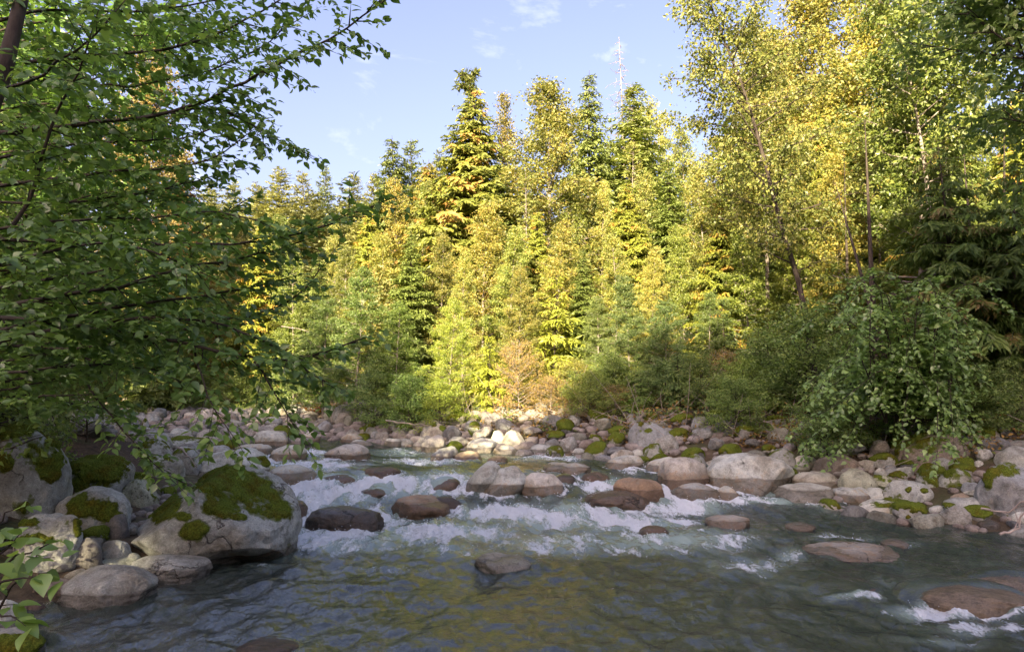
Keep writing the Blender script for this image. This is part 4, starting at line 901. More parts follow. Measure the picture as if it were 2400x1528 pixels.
# the sunlit middle storey
MID = [(560, 560, 38), (610, 530, 36), (655, 520, 38), (690, 570, 33), (740, 560, 30), (780, 500, 36), (815, 560, 30), (860, 455, 34), (895, 520, 28), (925, 430, 36), (955, 540, 25), (985, 450, 31), (1030, 520, 26), (1060, 430, 31), (1085, 600, 22), (1135, 470, 25), (1165, 400, 29), (1200, 520, 22), (1215, 600, 19.5),
       (1265, 460, 24), (1310, 540, 21.5), (1345, 400, 28), (1370, 560, 20.5), (1415, 400, 28), (1440, 520, 22), (1475, 440, 25), (1510, 400, 29), (1535, 560, 20), (1575, 380, 27), (1600, 520, 21), (1650, 400, 24), (1690, 470, 20.5), (1735, 330, 26), (1760, 520, 19.5), (1810, 400, 22),
       (1850, 300, 24), (1880, 460, 19.5), (1930, 260, 23), (1970, 380, 19), (2000, 160, 26), (2030, 260, 21), (2075, 340, 18.5), (2105, 150, 24), (2140, 420, 17.5), (2200, 160, 24), (2240, 260, 20), (2290, 260, 19), (2330, 140, 24), (2380, 220, 21), (2440, 200, 20), (500, 600, 36), (440, 600, 33), (360, 540, 30), (250, 420, 26), (150, 380, 24)]
REFS = [(480, 'the sage fir hidden by foreground leaves'), (600, 'the orange bracken'), (700, 'the broad sage fir'), (835, 'the shaded alder with the dark trunk'), (930, 'the half-lit alder over the stones'), (1010, 'the shorter rusty cedar'), (1108, 'the tall broad cedar'), (1210, 'the tall dry bush'), (1285, 'the round-topped golden poplar'), (1396, 'the narrow drooping hemlock'), (1490, 'the thin young fir'), (1560, 'the dusky alders'), (1640, 'the yellow-green alder left of the birch'), (1740, 'the pale yellow alder'), (1800, 'the straight pale-barked birch'), (1890, 'the leaning birch'), (1980, 'the golden poplar at the top edge'), (2045, 'the second tall poplar'), (2110, 'the hanging bush'), (2160, 'the pale slanting birch'), (2235, 'the cedar with drooping fronds'), (2310, 'the middle cedar at the right'), (2390, 'the cedar at the right edge'), (200, 'the near alder leaves at the left')]
used_lab = {}
ML = ['slender yellow-green alder in the sunlit middle rows of the far bank', 'slender golden alder in the sunlit middle rows of the far bank', 'leafy green alder in the sunlit middle rows of the far bank']
for i, (pb, pt, d) in enumerate(MID):
    kind = (i * 7 + i // 3) % 5
    gold = kind in (0, 1, 3) or 1080 < pb < 1330; proto = (BL if gold else BG)[i % 3]  # centre trees take gold leaf colour in place of stronger sunlight
    b = base(pb, d); h = top_h(pb, pt + rt.uniform(-30, 30), d); s = h / 10; wf = rt.uniform(0.75, 1.1) * (1.2 if s < 0.8 else 0.9)
    tint = np.array((1.15, 1.12, 0.85)) * rt.uniform(0.8, 1.3) * np.array([1 + rt.normal() * 0.07, 1, 1])
    if i % 3 == 1:
        proto, ph_ = (CE[(i // 3) % 2], 16) if i % 2 == 1 else (HE[i % 2], 14); s = h / ph_; wf = rt.uniform(0.9, 1.2); tint = np.array((1.5, 1.55, 1.0)) * rt.uniform(.85, 1.2)
    put(proto, b, (s * wf, s * wf, s), rt.uniform(0, 6.28), ML[1 if kind == 0 else 0 if gold else 2], 'alder', ML[1 if kind == 0 else 0 if gold else 2], tuple(tint))
    o_ = bpy.context.scene.collection.objects[-1].parent; rf = min(REFS, key=lambda q_: abs(q_[0] - pb))[1]; spec = 'alder' if i % 3 != 1 else ('cedar' if i % 2 == 1 else 'hemlock'); o_['category'] = spec; look = ('yellow-tipped' if i % 3 == 1 else 'golden' if kind == 0 else 'yellow-green' if gold else 'leafy green')
    nth = used_lab.get(rf, 0); used_lab[rf] = nth + 1
    o_['label'] = f"{look} {spec} {('close by', 'farther back by', 'deep in the wood by', 'at the very back by')[min(nth, 3)]} {rf}"; o_['group'] = 'sunlit middle rows of the far bank'
# bank edge, mostly in shade; leaf tints also paint in shade and sun
EDGE = [
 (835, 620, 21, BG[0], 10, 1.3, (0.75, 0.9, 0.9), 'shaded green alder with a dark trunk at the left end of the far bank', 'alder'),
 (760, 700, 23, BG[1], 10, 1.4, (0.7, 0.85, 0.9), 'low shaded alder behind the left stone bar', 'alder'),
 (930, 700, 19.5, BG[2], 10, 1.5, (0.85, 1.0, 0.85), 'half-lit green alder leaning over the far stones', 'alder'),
 (1055, 700, 18.8, BG[1], 10, 1.2, (1.35, 1.35, 0.85), 'green maple-like tree tinted bright for sunlight, left of the sunlit gap', 'tree'),
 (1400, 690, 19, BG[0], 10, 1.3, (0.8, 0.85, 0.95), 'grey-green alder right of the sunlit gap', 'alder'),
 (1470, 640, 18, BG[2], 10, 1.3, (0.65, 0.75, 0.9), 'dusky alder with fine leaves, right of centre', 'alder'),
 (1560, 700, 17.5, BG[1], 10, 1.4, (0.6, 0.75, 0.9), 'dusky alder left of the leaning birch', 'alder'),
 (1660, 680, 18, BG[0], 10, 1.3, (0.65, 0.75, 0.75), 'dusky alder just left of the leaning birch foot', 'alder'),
]
for (pb, pt, d, proto, ph, wf, tint, lab, cat) in EDGE:
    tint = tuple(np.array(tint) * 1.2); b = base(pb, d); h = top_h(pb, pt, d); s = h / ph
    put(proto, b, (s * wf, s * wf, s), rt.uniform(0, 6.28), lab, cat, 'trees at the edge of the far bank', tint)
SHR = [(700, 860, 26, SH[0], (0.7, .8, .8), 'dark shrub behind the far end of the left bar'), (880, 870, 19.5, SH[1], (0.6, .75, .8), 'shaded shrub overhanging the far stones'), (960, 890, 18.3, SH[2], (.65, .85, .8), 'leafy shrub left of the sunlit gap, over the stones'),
       (1030, 900, 18, SH[0], (1.3, 1.35, .8), 'shrub tinted bright for sunlight above the moss-tufted tan boulder'), (1150, 850, 19, SH[1], (1.5, 1.35, .8), 'shrub tinted glowing yellow for sunlight in the gap'), (1260, 880, 18.5, SH[2], (1.4, 1.1, .8), 'low shrub tinted golden for sunlight in the gap'),
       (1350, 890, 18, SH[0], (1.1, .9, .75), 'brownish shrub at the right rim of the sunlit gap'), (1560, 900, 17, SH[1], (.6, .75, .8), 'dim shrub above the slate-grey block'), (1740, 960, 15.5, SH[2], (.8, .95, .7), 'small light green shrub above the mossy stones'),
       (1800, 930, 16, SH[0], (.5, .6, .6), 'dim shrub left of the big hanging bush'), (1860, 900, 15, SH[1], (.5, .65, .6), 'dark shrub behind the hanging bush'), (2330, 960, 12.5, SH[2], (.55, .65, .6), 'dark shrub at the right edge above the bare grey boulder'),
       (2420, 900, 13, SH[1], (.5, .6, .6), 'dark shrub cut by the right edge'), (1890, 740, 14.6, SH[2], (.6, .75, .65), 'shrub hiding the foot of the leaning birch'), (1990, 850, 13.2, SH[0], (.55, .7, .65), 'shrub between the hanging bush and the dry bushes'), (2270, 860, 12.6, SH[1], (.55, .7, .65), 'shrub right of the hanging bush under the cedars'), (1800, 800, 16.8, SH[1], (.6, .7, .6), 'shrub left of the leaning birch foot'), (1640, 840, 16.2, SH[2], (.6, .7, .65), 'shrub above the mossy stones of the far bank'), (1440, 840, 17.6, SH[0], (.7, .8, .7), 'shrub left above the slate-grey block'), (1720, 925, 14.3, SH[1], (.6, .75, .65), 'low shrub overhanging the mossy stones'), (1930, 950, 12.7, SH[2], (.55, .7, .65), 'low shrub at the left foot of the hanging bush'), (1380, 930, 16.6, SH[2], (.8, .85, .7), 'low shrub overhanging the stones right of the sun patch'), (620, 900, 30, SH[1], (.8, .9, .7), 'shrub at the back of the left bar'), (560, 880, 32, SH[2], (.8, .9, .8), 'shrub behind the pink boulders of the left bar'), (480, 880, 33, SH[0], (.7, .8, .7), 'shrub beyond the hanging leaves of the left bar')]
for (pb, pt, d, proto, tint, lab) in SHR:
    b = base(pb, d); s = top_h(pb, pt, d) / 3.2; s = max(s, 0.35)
    tint = tuple(np.array(tint) * (1.5 if tint[0] < 1 else 1.1))  # tint stands in for light: sunlit shrubs brighter, shaded ones dim but lifted
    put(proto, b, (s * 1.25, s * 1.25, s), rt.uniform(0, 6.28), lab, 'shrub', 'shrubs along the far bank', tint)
for (pb, pt, d, lab) in [(1215, 800, 17.8, 'tall dry twiggy bush glowing in the sunlit gap'), (1290, 880, 17.6, 'low dry bush right of the tall one in the sunlit gap'), (1440, 900, 17, 'low brown dry bush left of the slate-grey block'), (1620, 880, 16.8, 'brown dry bush right of the slate-grey block'), (1700, 820, 17.2, 'brown dry bush below the leaning birch'), (1350, 930, 17, 'low dry bush above the moss-quilt stone')]:
    b = base(pb, d); s = top_h(pb, pt, d) / 3.4
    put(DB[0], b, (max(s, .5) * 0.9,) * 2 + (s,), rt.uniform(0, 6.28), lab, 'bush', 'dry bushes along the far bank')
for (pb, pt, d, tint, lab) in [(1150, 780, 18.6, (2.8, 2.5, .9), 'young hemlock tinted yellow for sun glow behind the dry twigs'), (1300, 640, 20, (2.6, 2.3, .9), 'young hemlock tinted as sunlit at the right of the gap'), (1540, 720, 18, (1.1, 1.1, .8), 'young hemlock in half shade, right of centre'), (1700, 690, 19, (.7, .8, .7), 'small dark hemlock with a tiered top below the leaning birch'),
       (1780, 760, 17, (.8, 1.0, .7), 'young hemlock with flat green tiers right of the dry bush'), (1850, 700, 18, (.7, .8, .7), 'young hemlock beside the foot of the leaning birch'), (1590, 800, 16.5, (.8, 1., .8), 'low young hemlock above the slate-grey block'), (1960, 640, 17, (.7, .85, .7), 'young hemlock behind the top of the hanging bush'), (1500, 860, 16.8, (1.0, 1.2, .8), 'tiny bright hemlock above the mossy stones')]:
    b = base(pb, d); s = top_h(pb, pt, d) / 4; tint = tuple(np.array(tint) * (1.5 if tint[0] < 1.2 else 1.2))  # sun glow and shade are put into the needle tint
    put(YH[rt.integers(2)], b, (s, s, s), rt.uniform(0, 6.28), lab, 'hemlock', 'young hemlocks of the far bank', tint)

# bare-topped snag
def snag():
    r = np.random.default_rng(8); e = empty('dead_snag', base(1460, 38)); H = top_h(1462, 85, 38)
    w = Wood(); t = np.linspace(0, 1, 9); tr = np.stack([0.2 * np.sin(t * 3), 0 * t, t * H], 1); w.tube(tr, 0.11 * (1 - 0.88 * t), 6); link('trunk', w.mesh('trunk', M['bark_pale']), e)
    w = Wood()
    for k in range(60):
        z = H * (0.55 + 0.44 * (k / 60)); az = k * 2.4; l = (1.5 * (1 - (z / H - 0.55) / 0.46) + 0.25) * r.uniform(0.5, 1.2); h = np.array([math.cos(az), math.sin(az), 0]); s = np.linspace(0, 1, 4)
        p = np.array([0.2 * math.sin(z / H * 3), 0, z]) + np.outer(s, h) * l + np.outer(s ** 2, [0, 0, 1]) * l * r.uniform(-.5, .1); w.tube(p, 0.019 * (1 - .6 * s), 3)
        for j in range(4):
            q = p[1 + j % 3]; w.tube(np.stack([q, q + unit(h + r.normal(size=3) * .6 + [0, 0, -.5]) * l * .35]), [0.013, .008], 3)
    link('branches', w.mesh('branches', M['bark_pale']), e); tag(e, 'dead grey snag with bare brush-like top rising above the hemlocks', 'snag')
snag()

# leaning birch with golden-brown leaves; dark bark stands in for shade on its trunk
def custom_tree(name, path_px, seed, R, nleaf, ln, r0, leafm, barkm, label, cat, tint, cb=0.3, nb=50, **kw):
    P = np.array([at(*p) for p in path_px]); b = P[0].copy(); b[2] = float(ground_z(b[0], b[1])) - 0.05; P[0] = b
    pr = make_plant(name, gen_broadleaf(seed, 1, R, cb, nleaf, ln, r0, nb, path=P - b, **kw), leafm, barkm)
    return put(pr, b, 1.0, 0, label, cat, None, tint)
custom_tree('birch_tree', [(1915, 900, 16), (1890, 720, 16), (1850, 590, 16), (1815, 470, 16), (1780, 330, 15.8), (1740, 200, 15.6), (1690, 80, 15.4), (1640, -60, 15.2), (1600, -160, 15)], 600, 2.0, 18000, 0.088, 0.075, 'gold_leaf', 'bark_dark', 'leaning birch with bark darkened for shade and golden-brown leaves, its crown reaching left over the sky', 'birch', (0.85, 0.92, 0.72), 0.20, 64, spread=0.24)
custom_tree('birch_tree', [(2200, 900, 15), (2185, 600, 15), (2170, 400, 15), (2150, 280, 15), (2120, 120, 15), (2100, -40, 15)], 601, 1.8, 15000, 0.10, 0.07, 'green_leaf', 'bark_pale', 'pale slanting birch at the upper right', 'birch', (0.9, 0.95, 0.8), 0.35, 40, spread=0.3)
custom_tree('birch_tree', [(1800, 900, 20), (1798, 600, 20), (1790, 450, 20), (1775, 250, 20), (1770, 60, 20)], 602, 1.9, 18000, 0.09, 0.07, 'gold_leaf', 'bark_pale', 'straight pale-barked birch behind the leaning dark one', 'birch', (1.0, 1.0, 0.8), 0.25, 50)
# near tree leaning in from the right
custom_tree('willow_tree', [(2700, 1000, 10), (2650, 600, 9.8), (2560, 250, 9.4), (2460, 50, 9.2), (2380, -120, 9)], 610, 2.3, 15000, 0.105, 0.12, 'green_leaf', 'bark_dark', 'blue-green leafy tree hanging in from the upper right edge', 'tree', (1.0, 1.25, 1.3), 0.3, 60, spread=0.28)

# cedars at the right, drooping fronds, trunks dark
NC = make_plant('cedar_tree', gen_conifer(460, 8, 2.4, 'cedar', 0.22, 0.26, 6, 0.62, 0.14, 0.0, 0.16, 1.1), 'cedar', 'bark_dark')
for (pb, pt, d, wf, tint, lab) in [(2235, 330, 13.6, 1.0, (0.75, 1.05, 1.0), 'shaded cedar with long drooping fronds and rusty twigs at the right'), (2390, 380, 13.0, 1.0, (0.65, 0.9, 0.8), 'shaded cedar at the right edge with bare lower trunk'), (2310, 420, 15.5, 0.9, (0.85, 1.0, .8), 'shaded cedar between the two drooping ones at the right')]:
    b = base(pb, d); s = top_h(pb, pt, d) / 8; put(NC, b, (s * wf, s * wf, s), rt.uniform(0, 6.28), lab, 'cedar', 'cedars of the right bank', tint)
w_tr = Wood(); t = np.linspace(0, 1, 6); w_tr.tube(np.stack([0.15 * t, 0 * t, 6.5 * t], 1), 0.085 * (1 - .93 * t), 7); TRK = w_tr.mesh('tree_trunk', M['bark_dark'])
for k, (pb, d) in enumerate([(2050, 15), (2105, 14.5), (2160, 16), (2300, 14), (2350, 15), (2270, 17), (1990, 17), (2395, 14)]):
    o = link('tree_trunk', TRK, None, base(pb, d)); s = rt.uniform(.8, 1.2); o.scale = (s, s, rt.uniform(.8, 1.1)); o.rotation_euler = (rt.normal() * .05, rt.normal() * .07, rt.uniform(0, 6))
    tag(o, ['thin dark trunk just left of the hanging bush middle', 'thin dark trunk behind the hanging bush middle', 'thin dark trunk behind the right half of the hanging bush', 'dark trunk below the cedar at the right, nearest the water', 'dark trunk right of the drooping cedar foot', 'slim dark trunk farthest back under the cedars', 'slim dark trunk behind the left half of the hanging bush', 'dark trunk at the right edge under the cedars'][k], 'trunk', 'dark trunks at the right')

# far wood that reads as one mass, and the wooded slope behind the camera
def wood_mass(name, spots, label, gens, mats_idx=0):
    V, Fc, R = [], [], []; n = 0
    for (x, y, h, wf, k) in spots:
        v, f, rd, ph = gens[k]; s = h / ph; a = rt.uniform(0, 6.28)
        q = rot_z(v * [s * wf, s * wf, s], a) + [x, y, float(ground_z(x, y))]
        V.append(q); Fc.append(f + n); R.append(np.clip(rd * rt.uniform(.6, 1.1), 0, 1)); n += len(v)
    o = link(name, mesh_np(name, np.concatenate(V), np.concatenate(Fc), gens[0][4] if len(gens[0]) > 4 else None, False, None, {'rnd': np.concatenate(R)}))
    tag(o, label, 'forest', kind='stuff'); return o
def coarse(gen, ph): w, v, f, rd = gen; return (v, f, rd, ph)
gc = [coarse(gen_conifer(700 + k, 16, 2.8, 'fir', 0.04, 0.75, 6, 2.6, 0.1, 0, 0, 0.9), 16) for k in range(2)]
gb = [coarse(gen_broadleaf(710 + k, 10, 2.6, 0.1, 2700, 0.29, 0.08, 40, spread=0.45), 10) for k in range(2)]
spots = []
for _ in range(46):
    d = rt.uniform(44, 95); px_ = rt.uniform(-250, 2700); x = (px_ - CX) / F * d
    if chan(np.array(x), np.array(d))[0] < 3: continue
    pt = np.interp(px_, [-250, 500, 800, 1000, 1500, 2000, 2700], [300, 430, 440, 430, 400, 250, 150]) + rt.uniform(0, 90)
    spots.append((x, d, max(4, at(px_, pt, d)[2] - float(ground_z(x, d))), rt.uniform(1.2, 1.8), int(rt.integers(2))))
for _ in range(34):
    d = rt.uniform(58, 90); px_ = rt.uniform(420, 1000); x = (px_ - CX) / F * d; pt = rt.uniform(425, 500)
    spots.append((x, d, max(4, at(px_, pt, d)[2] - float(ground_z(x, d))), rt.uniform(1.1, 1.5), int(rt.integers(2))))
o = wood_mass('conifer_forest', spots, 'sage-green conifer forest filling the skyline behind the far trees', gc); o.data.materials.append(M['far_needle']) if not o.data.materials else None
spots = []
for _ in range(90):
    d = rt.uniform(26, 44); px_ = rt.uniform(-200, 2700); x = (px_ - CX) / F * d
    if chan(np.array(x), np.array(d))[0] < 3: continue
    pt = np.interp(px_, [-200, 500, 900, 1500, 2000, 2700], [250, 600, 560, 540, 420, 300]) + rt.uniform(0, 150)
    spots.append((x, d, max(3, at(px_, pt, d)[2] - float(ground_z(x, d))), rt.uniform(.9, 1.4), int(rt.integers(2))))
o = wood_mass('broadleaf_forest', spots, 'yellow-green broadleaf wood filling the gaps behind the far bank trees', gb); o.data.materials.append(M['gold_leaf']) if not o.data.materials else None
# slope behind the camera: its trees shade the near river; a lower stretch lets the sun through to the far bank
spots = []
pa = np.array([math.cos(SUN_AZ), -math.sin(SUN_AZ)]); qa = np.array([math.sin(SUN_AZ), math.cos(SUN_AZ)])
for row, D in enumerate((38, 43)):
    for s_ in np.concatenate([np.arange(-27, -12, 2.0), np.arange(-12, -1, 1.0), np.arange(-1, 12, 2.0)]):
        s2 = s_ + rt.normal() * 0.5; D2 = D + rt.normal() * 0.8
        xy = pa * s2 - qa * D2; bh = np.interp(s2, [-52, -30, -21.5, -15, -11.7, -10, -8.9, -4.8, -4.1, 0, 3, 46], [4, 5, 4.5, 2.5, 5.2, 4.6, 0.0, -0.6, 3.6, 6.0, 7.0, 10])
        T = bh + (13 + D2) * math.tan(SUN_EL) + rt.normal() * 0.55
        gz = float(ground_z(xy[0], xy[1])); h = max(3, T - gz)
        spots.append((xy[0], xy[1], h, 1.15 * (14 / h) ** 0.6 * (0.45 if -12 < s2 < -1.5 else 1), int(rt.integers(2))))
gh = [coarse(gen_broadleaf(730 + k, 10, 2.6, 0.05, 1500, 0.46, 0.08, 40, spread=0.4, wdf=0.8), 10) for k in range(2)]
o = wood_mass('hillside_forest', spots, 'dense trees on the near hillside that shade the river', gh); o.data.materials.append(M['green_leaf']) if not o.data.materials else None

# ------------------------------------------------------------------ hanging dogwood bush at the right
def twiggy(name, label, cat, branches, seed, leafm, barkm, ln, tint, twig_gap, twig_len, leaf_gap, nobj, up_bias=0.9, r0=0.012, droop=-0.25, jitter=0.3, radii=None, cards=True, clump=2):
    """a plant from hand-laid main branches (world polylines) with side twigs and leaves; the nobj largest leaves are objects"""
    r = np.random.default_rng(seed); WS = []; C, A, NR, LN = [], [], [], []
    B0 = np.asarray(branches[0][0]); root = empty(name, B0)
    for bi, pts in enumerate(branches):
        pts = np.asarray(pts, float) - B0; seg = np.linalg.norm(np.diff(pts, axis=0), axis=1); cs = np.concatenate([[0], np.cumsum(seg)]); Lt = cs[-1]
        n = max(6, int(Lt / 0.12)); s = np.linspace(0, Lt, n); sm = np.stack([np.interp(s, cs, pts[:, k]) for k in range(3)], 1)
        for _ in range(2): sm[1:-1] = 0.25 * sm[:-2] + 0.5 * sm[1:-1] + 0.25 * sm[2:]
        sm += r.normal(size=sm.shape) * 0.006
        wood = Wood(); WS.append(wood)
        rb = (radii[bi] if radii else r0); wood.tube(sm, rb * (1 - 0.8 * s / Lt) + 0.0015, 5)
        nt_ = max(1, int(Lt / twig_gap))
        starts = [(Lt * (0.05 + 0.95 * (k + r.random()) / nt_)) for k in range(nt_)] + [Lt]
        for k, s0 in enumerate(starts):
            q = np.array([np.interp(s0, s, sm[:, c]) for c in range(3)]); j = min(n - 2, int(s0 / Lt * (n - 1))); d = unit(sm[j + 1] - sm[j])
            sd = unit(np.cross(d, [0, 0, 1]) + 1e-6) * (1 if k % 2 else -1)
            dv = unit(d * 0.75 + sd * 0.7 + r.normal(size=3) * jitter + [0, 0, droop]) if k < nt_ else d
            l = twig_len * r.uniform(0.5, 1.2) * (1 - 0.35 * s0 / Lt); m = max(3, int(l / leaf_gap)); u = np.linspace(0, 1, 4)
            tp = q + np.outer(u, dv) * l + np.outer(u ** 2, [0, 0, 1]) * l * droop * 0.5
            wood.tube(tp, [rb * .28 + .0012, rb * .2 + .001, .0015, .001], 3)
            lp = np.linspace(0.12, 1.0, m); cpos = np.stack([np.interp(lp, u, tp[:, c]) for c in range(3)], 1)
            sdd = unit(np.cross(dv, [0, 0, 1]) + 1e-6)
            for rep in range(clump):
                sg = np.where((np.arange(m) + rep) % 2 == 0, 1, -1)[:, None]
                C.append(cpos + r.normal(size=(m, 3)) * 0.012); A.append(unit(dv * 0.55 + sdd * sg * 0.8 + r.normal(size=(m, 3)) * 0.35 + [0, 0, -0.22]))
                NR.append(unit(np.array([0, 0, up_bias]) + r.normal(size=(m, 3)) * 0.38 + [0, -0.15, 0])); LN.append(ln * r.uniform(0.6, 1.25, m))
    C, A, NR, LN = map(np.concatenate, (C, A, NR, LN)); n = len(C)
    for w_ in WS: link('branch', w_.mesh('branch', M[barkm]), root)
    rnd = np.clip(r.beta(2, 2.2, n), 0, 1)
    wp = C + B0; px, py = project(wp); on = (px > -20) & (px < 2420) & (py > -20) & (py < 1540)
    app = np.where(on, LN / np.maximum(wp[:, 1], 0.5), 0)
    order = np.argsort(-app); bigl = order[:nobj]; mask = np.ones(n, bool); mask[bigl] = False
    if mask.any():
        LN[mask] *= 1.0
        v, tri, quad = leaf_full(C[mask], A[mask], NR[mask], LN[mask], LN[mask] * 0.66); k = mask.sum(); rn = rnd[mask]
        o = link('foliage', mesh_np('foliage', v, [tri, quad], M[leafm], True, None, {'rnd': np.concatenate([rn] * 8)}), root); o.color = (*tint, 1); o['kind'] = 'stuff'
    prot = []
    for k in range(8):
        v, tri, quad = leaf_full(np.zeros((1, 3)), np.array([[0, 1., 0]]), np.array([[0, 0, 1.]]), np.array([1.0]), np.array([0.60 + 0.02 * k])); v = v + np.outer(v[:, 1] ** 2, [0, 0, -0.03 * k])
        prot.append(mesh_np('leaf', v, [tri, quad], M[leafm], True, None, {'rnd': np.full(8, (k + 0.5) / 8)}))
    from mathutils import Matrix
    for i in bigl:
        ax = Vector(A[i]).normalized(); sd = ax.cross(Vector(NR[i])).normalized(); up = sd.cross(ax)
        o = link('leaf', prot[min(7, int(rnd[i] * 8))], root); l = LN[i]
        o.matrix_basis = Matrix(((sd.x * l, ax.x * l, up.x * l, C[i][0]), (sd.y * l, ax.y * l, up.y * l, C[i][1]), (sd.z * l, ax.z * l, up.z * l, C[i][2]), (0, 0, 0, 1)))
        o.color = (*tint, 1)
    tag(root, label, cat); return root, n

def pxpath(lst): return [at(*p) for p in lst]
r = np.random.default_rng(31)
dog = []
for k in range(54):
    ex, ey = r.uniform(1870, 2330), 0
    ex = 1880 + 440 * r.random(); ey = 680 + 390 * r.random()
    ex = ex + (0 if ey > 760 else 60); tx = 2150 + r.normal() * 40
    d1 = 10.6 + r.random() * 2.0
    dog.append(pxpath([(tx, 990, 12.2), ((tx * 1.2 + ex * .8) / 2, min(ey, 900) - 40 + r.normal() * 30, (12.2 + d1) / 2), ((tx * .5 + ex * 1.5) / 2, ey - 50, d1 + .2), (ex, ey, d1)]))
twiggy('dogwood_bush', 'big pale green leafy bush hanging over the right bank boulders', 'bush', dog, 32, 'alder_leaf', 'bark_twig', 0.085, (1.3, 1.5, 1.75), 0.13, 0.5, 0.05, 300)

# ------------------------------------------------------------------ the near alder at the left
AL = [
 [(-40, 320, 4.3), (195, 288, 4.2), (330, 278, 4.25), (487, 240, 4.3), (585, 184, 4.2), (656, 146, 4.1), (731, 112, 4.05), (806, 75, 4.0), (889, 8, 3.9)],
 [(60, 150, 4.6), (225, 131, 4.5), (360, 120, 4.5), (424, 109, 4.5), (544, 71, 4.4), (640, 8, 4.3), (720, -40, 4.2)],
 [(400, 262, 4.3), (525, 240, 4.4), (600, 300, 4.5), (637, 326, 4.5), (712, 356, 4.4)],
 [(30, 525, 3.6), (90, 442, 3.6), (90, 375, 3.6), (131, 274, 3.55), (170, 206, 3.5), (206, 135, 3.4), (220, 60, 3.3)],
 [(-60, 735, 4.0), (0, 720, 4.0), (139, 690, 4.1), (270, 675, 4.2), (337, 660, 4.3), (440, 620, 4.4), (560, 610, 4.4), (690, 570, 4.3)],
 [(-60, 790, 4.2), (0, 769, 4.2), (150, 742, 4.2), (300, 720, 4.3), (386, 701, 4.4), (520, 690, 4.5), (650, 660, 4.5)],
 [(-60, 735, 4.4), (7, 742, 4.4), (150, 765, 4.4), (319, 780, 4.4), (457, 810, 4.3), (600, 844, 4.2), (712, 844, 4.1), (830, 800, 4.0)],
 [(-60, 815, 4.0), (0, 795, 4.0), (187, 765, 4.1), (337, 742, 4.2), (487, 746, 4.3), (637, 806, 4.3), (720, 860, 4.2), (760, 900, 4.2)],
 [(-60, 560, 4.5), (0, 559, 4.5), (180, 570, 4.5), (319, 566, 4.5), (525, 574, 4.4), (637, 566, 4.3), (731, 544, 4.2), (825, 499, 4.1), (895, 478, 4.0)],
 [(-40, 630, 3.4), (7, 615, 3.4), (112, 585, 3.4), (250, 560, 3.5), (380, 590, 3.6), (470, 640, 3.6)],
 [(-40, 540, 3.9), (56, 525, 3.9), (169, 517, 3.9), (367, 510, 3.9), (525, 487, 3.9), (620, 520, 3.9)],
 [(457, 810, 4.3), (476, 900, 4.1), (495, 967, 4.0), (532, 1005, 3.95)],
 [(600, 844, 4.2), (640, 910, 4.1), (665, 960, 4.1), (690, 1000, 4.1)],
 [(200, 900, 4.6), (319, 1045, 4.5), (375, 1090, 4.5), (392, 1120, 4.5)],
 [(-40, 60, 4.6), (100, 20, 4.5), (300, 30, 4.6), (480, 10, 4.7), (600, -30, 4.7)],
 [(-40, 440, 4.2), (120, 420, 4.2), (300, 400, 4.3), (430, 390, 4.4), (520, 380, 4.4), (560, 330, 4.4)],
 [(-40, 220, 3.3), (60, 200, 3.2), (140, 150, 3.1), (220, 110, 3.0), (260, 30, 3.0)],
 [(-40, 380, 4.9), (150, 340, 4.9), (330, 330, 4.9), (480, 320, 4.8), (600, 250, 4.7)],
 [(-40, 680, 5.0), (150, 650, 5.0), (330, 620, 5.0), (480, 540, 5.0), (560, 480, 5.0)],
 [(-40, 880, 4.6), (120, 860, 4.6), (260, 850, 4.6), (360, 870, 4.5)],
 [(-40, 470, 5.2), (150, 480, 5.2), (330, 450, 5.2), (450, 430, 5.2), (540, 400, 5.2)],
 [(-40, 800, 5.2), (160, 820, 5.2), (330, 800, 5.2), (470, 760, 5.1), (600, 740, 5.0), (700, 700, 4.9), (760, 620, 4.8)],
 [(-40, 150, 5.2), (150, 200, 5.2), (330, 200, 5.2), (480, 170, 5.2), (620, 110, 5.2), (690, 50, 5.1)],
 [(-40, 950, 5.0), (60, 930, 5.0), (160, 920, 5.0), (240, 930, 5.0)],
]
radii = [.022, .018, .012, .014, .020, .020, .022, .016, .018, .012, .012, .008, .008, .008, .016, .016, .012, .016, .016, .014, .014, .016, .016, .012]
_, nl = twiggy('alder_tree', 'near alder spreading dark green serrated leaves over the left of the frame', 'alder', [pxpath(b) for b in AL], 41, 'alder_leaf', 'bark_twig', 0.060, (1.0, 1.25, 1.2), 0.052, 0.36, 0.034, 300, radii=[q_ * 0.75 for q_ in radii], droop=-0.12, clump=2)
print('alder leaves', nl)
AL2 = []; rg = np.random.default_rng(71)
for k in range(40):
    y0 = -20 + 960 * (k + rg.random()) / 40; lim = np.interp(y0, [0, 100, 200, 300, 380, 450, 550, 650, 750, 850, 930, 980], [600, 640, 560, 520, 470, 430, 560, 540, 500, 480, 360, 250]); d = rg.uniform(5.2, 7.4)
    xe = lim * rg.uniform(.55, 1.0); y1 = y0 - rg.uniform(-60, 110)
    AL2.append(pxpath([(-120, y0 + 40, d + .3), (xe * .3, y0 + rg.normal() * 15, d + .1), (xe * .65, (y0 + y1) / 2 + rg.normal() * 15, d), (xe, y1, d - .2)]))
twiggy('alder_tree', 'second alder just behind the near one, filling the left with smaller leaves', 'alder', AL2, 72, 'alder_leaf', 'bark_twig', 0.070, (1.0, 1.3, 1.25), 0.10, 0.60, 0.050, 0, r0=.010, droop=-0.1)
tw = Wood(); tw.tube(np.array([at(-60, 620, 4.5), at(-40, 300, 4.4), at(10, 165, 4.3), at(38, 50, 4.3), at(70, -80, 4.4)]) - at(-60, 1300, 4.5), [.06, .055, .05, .042, .035], 8)
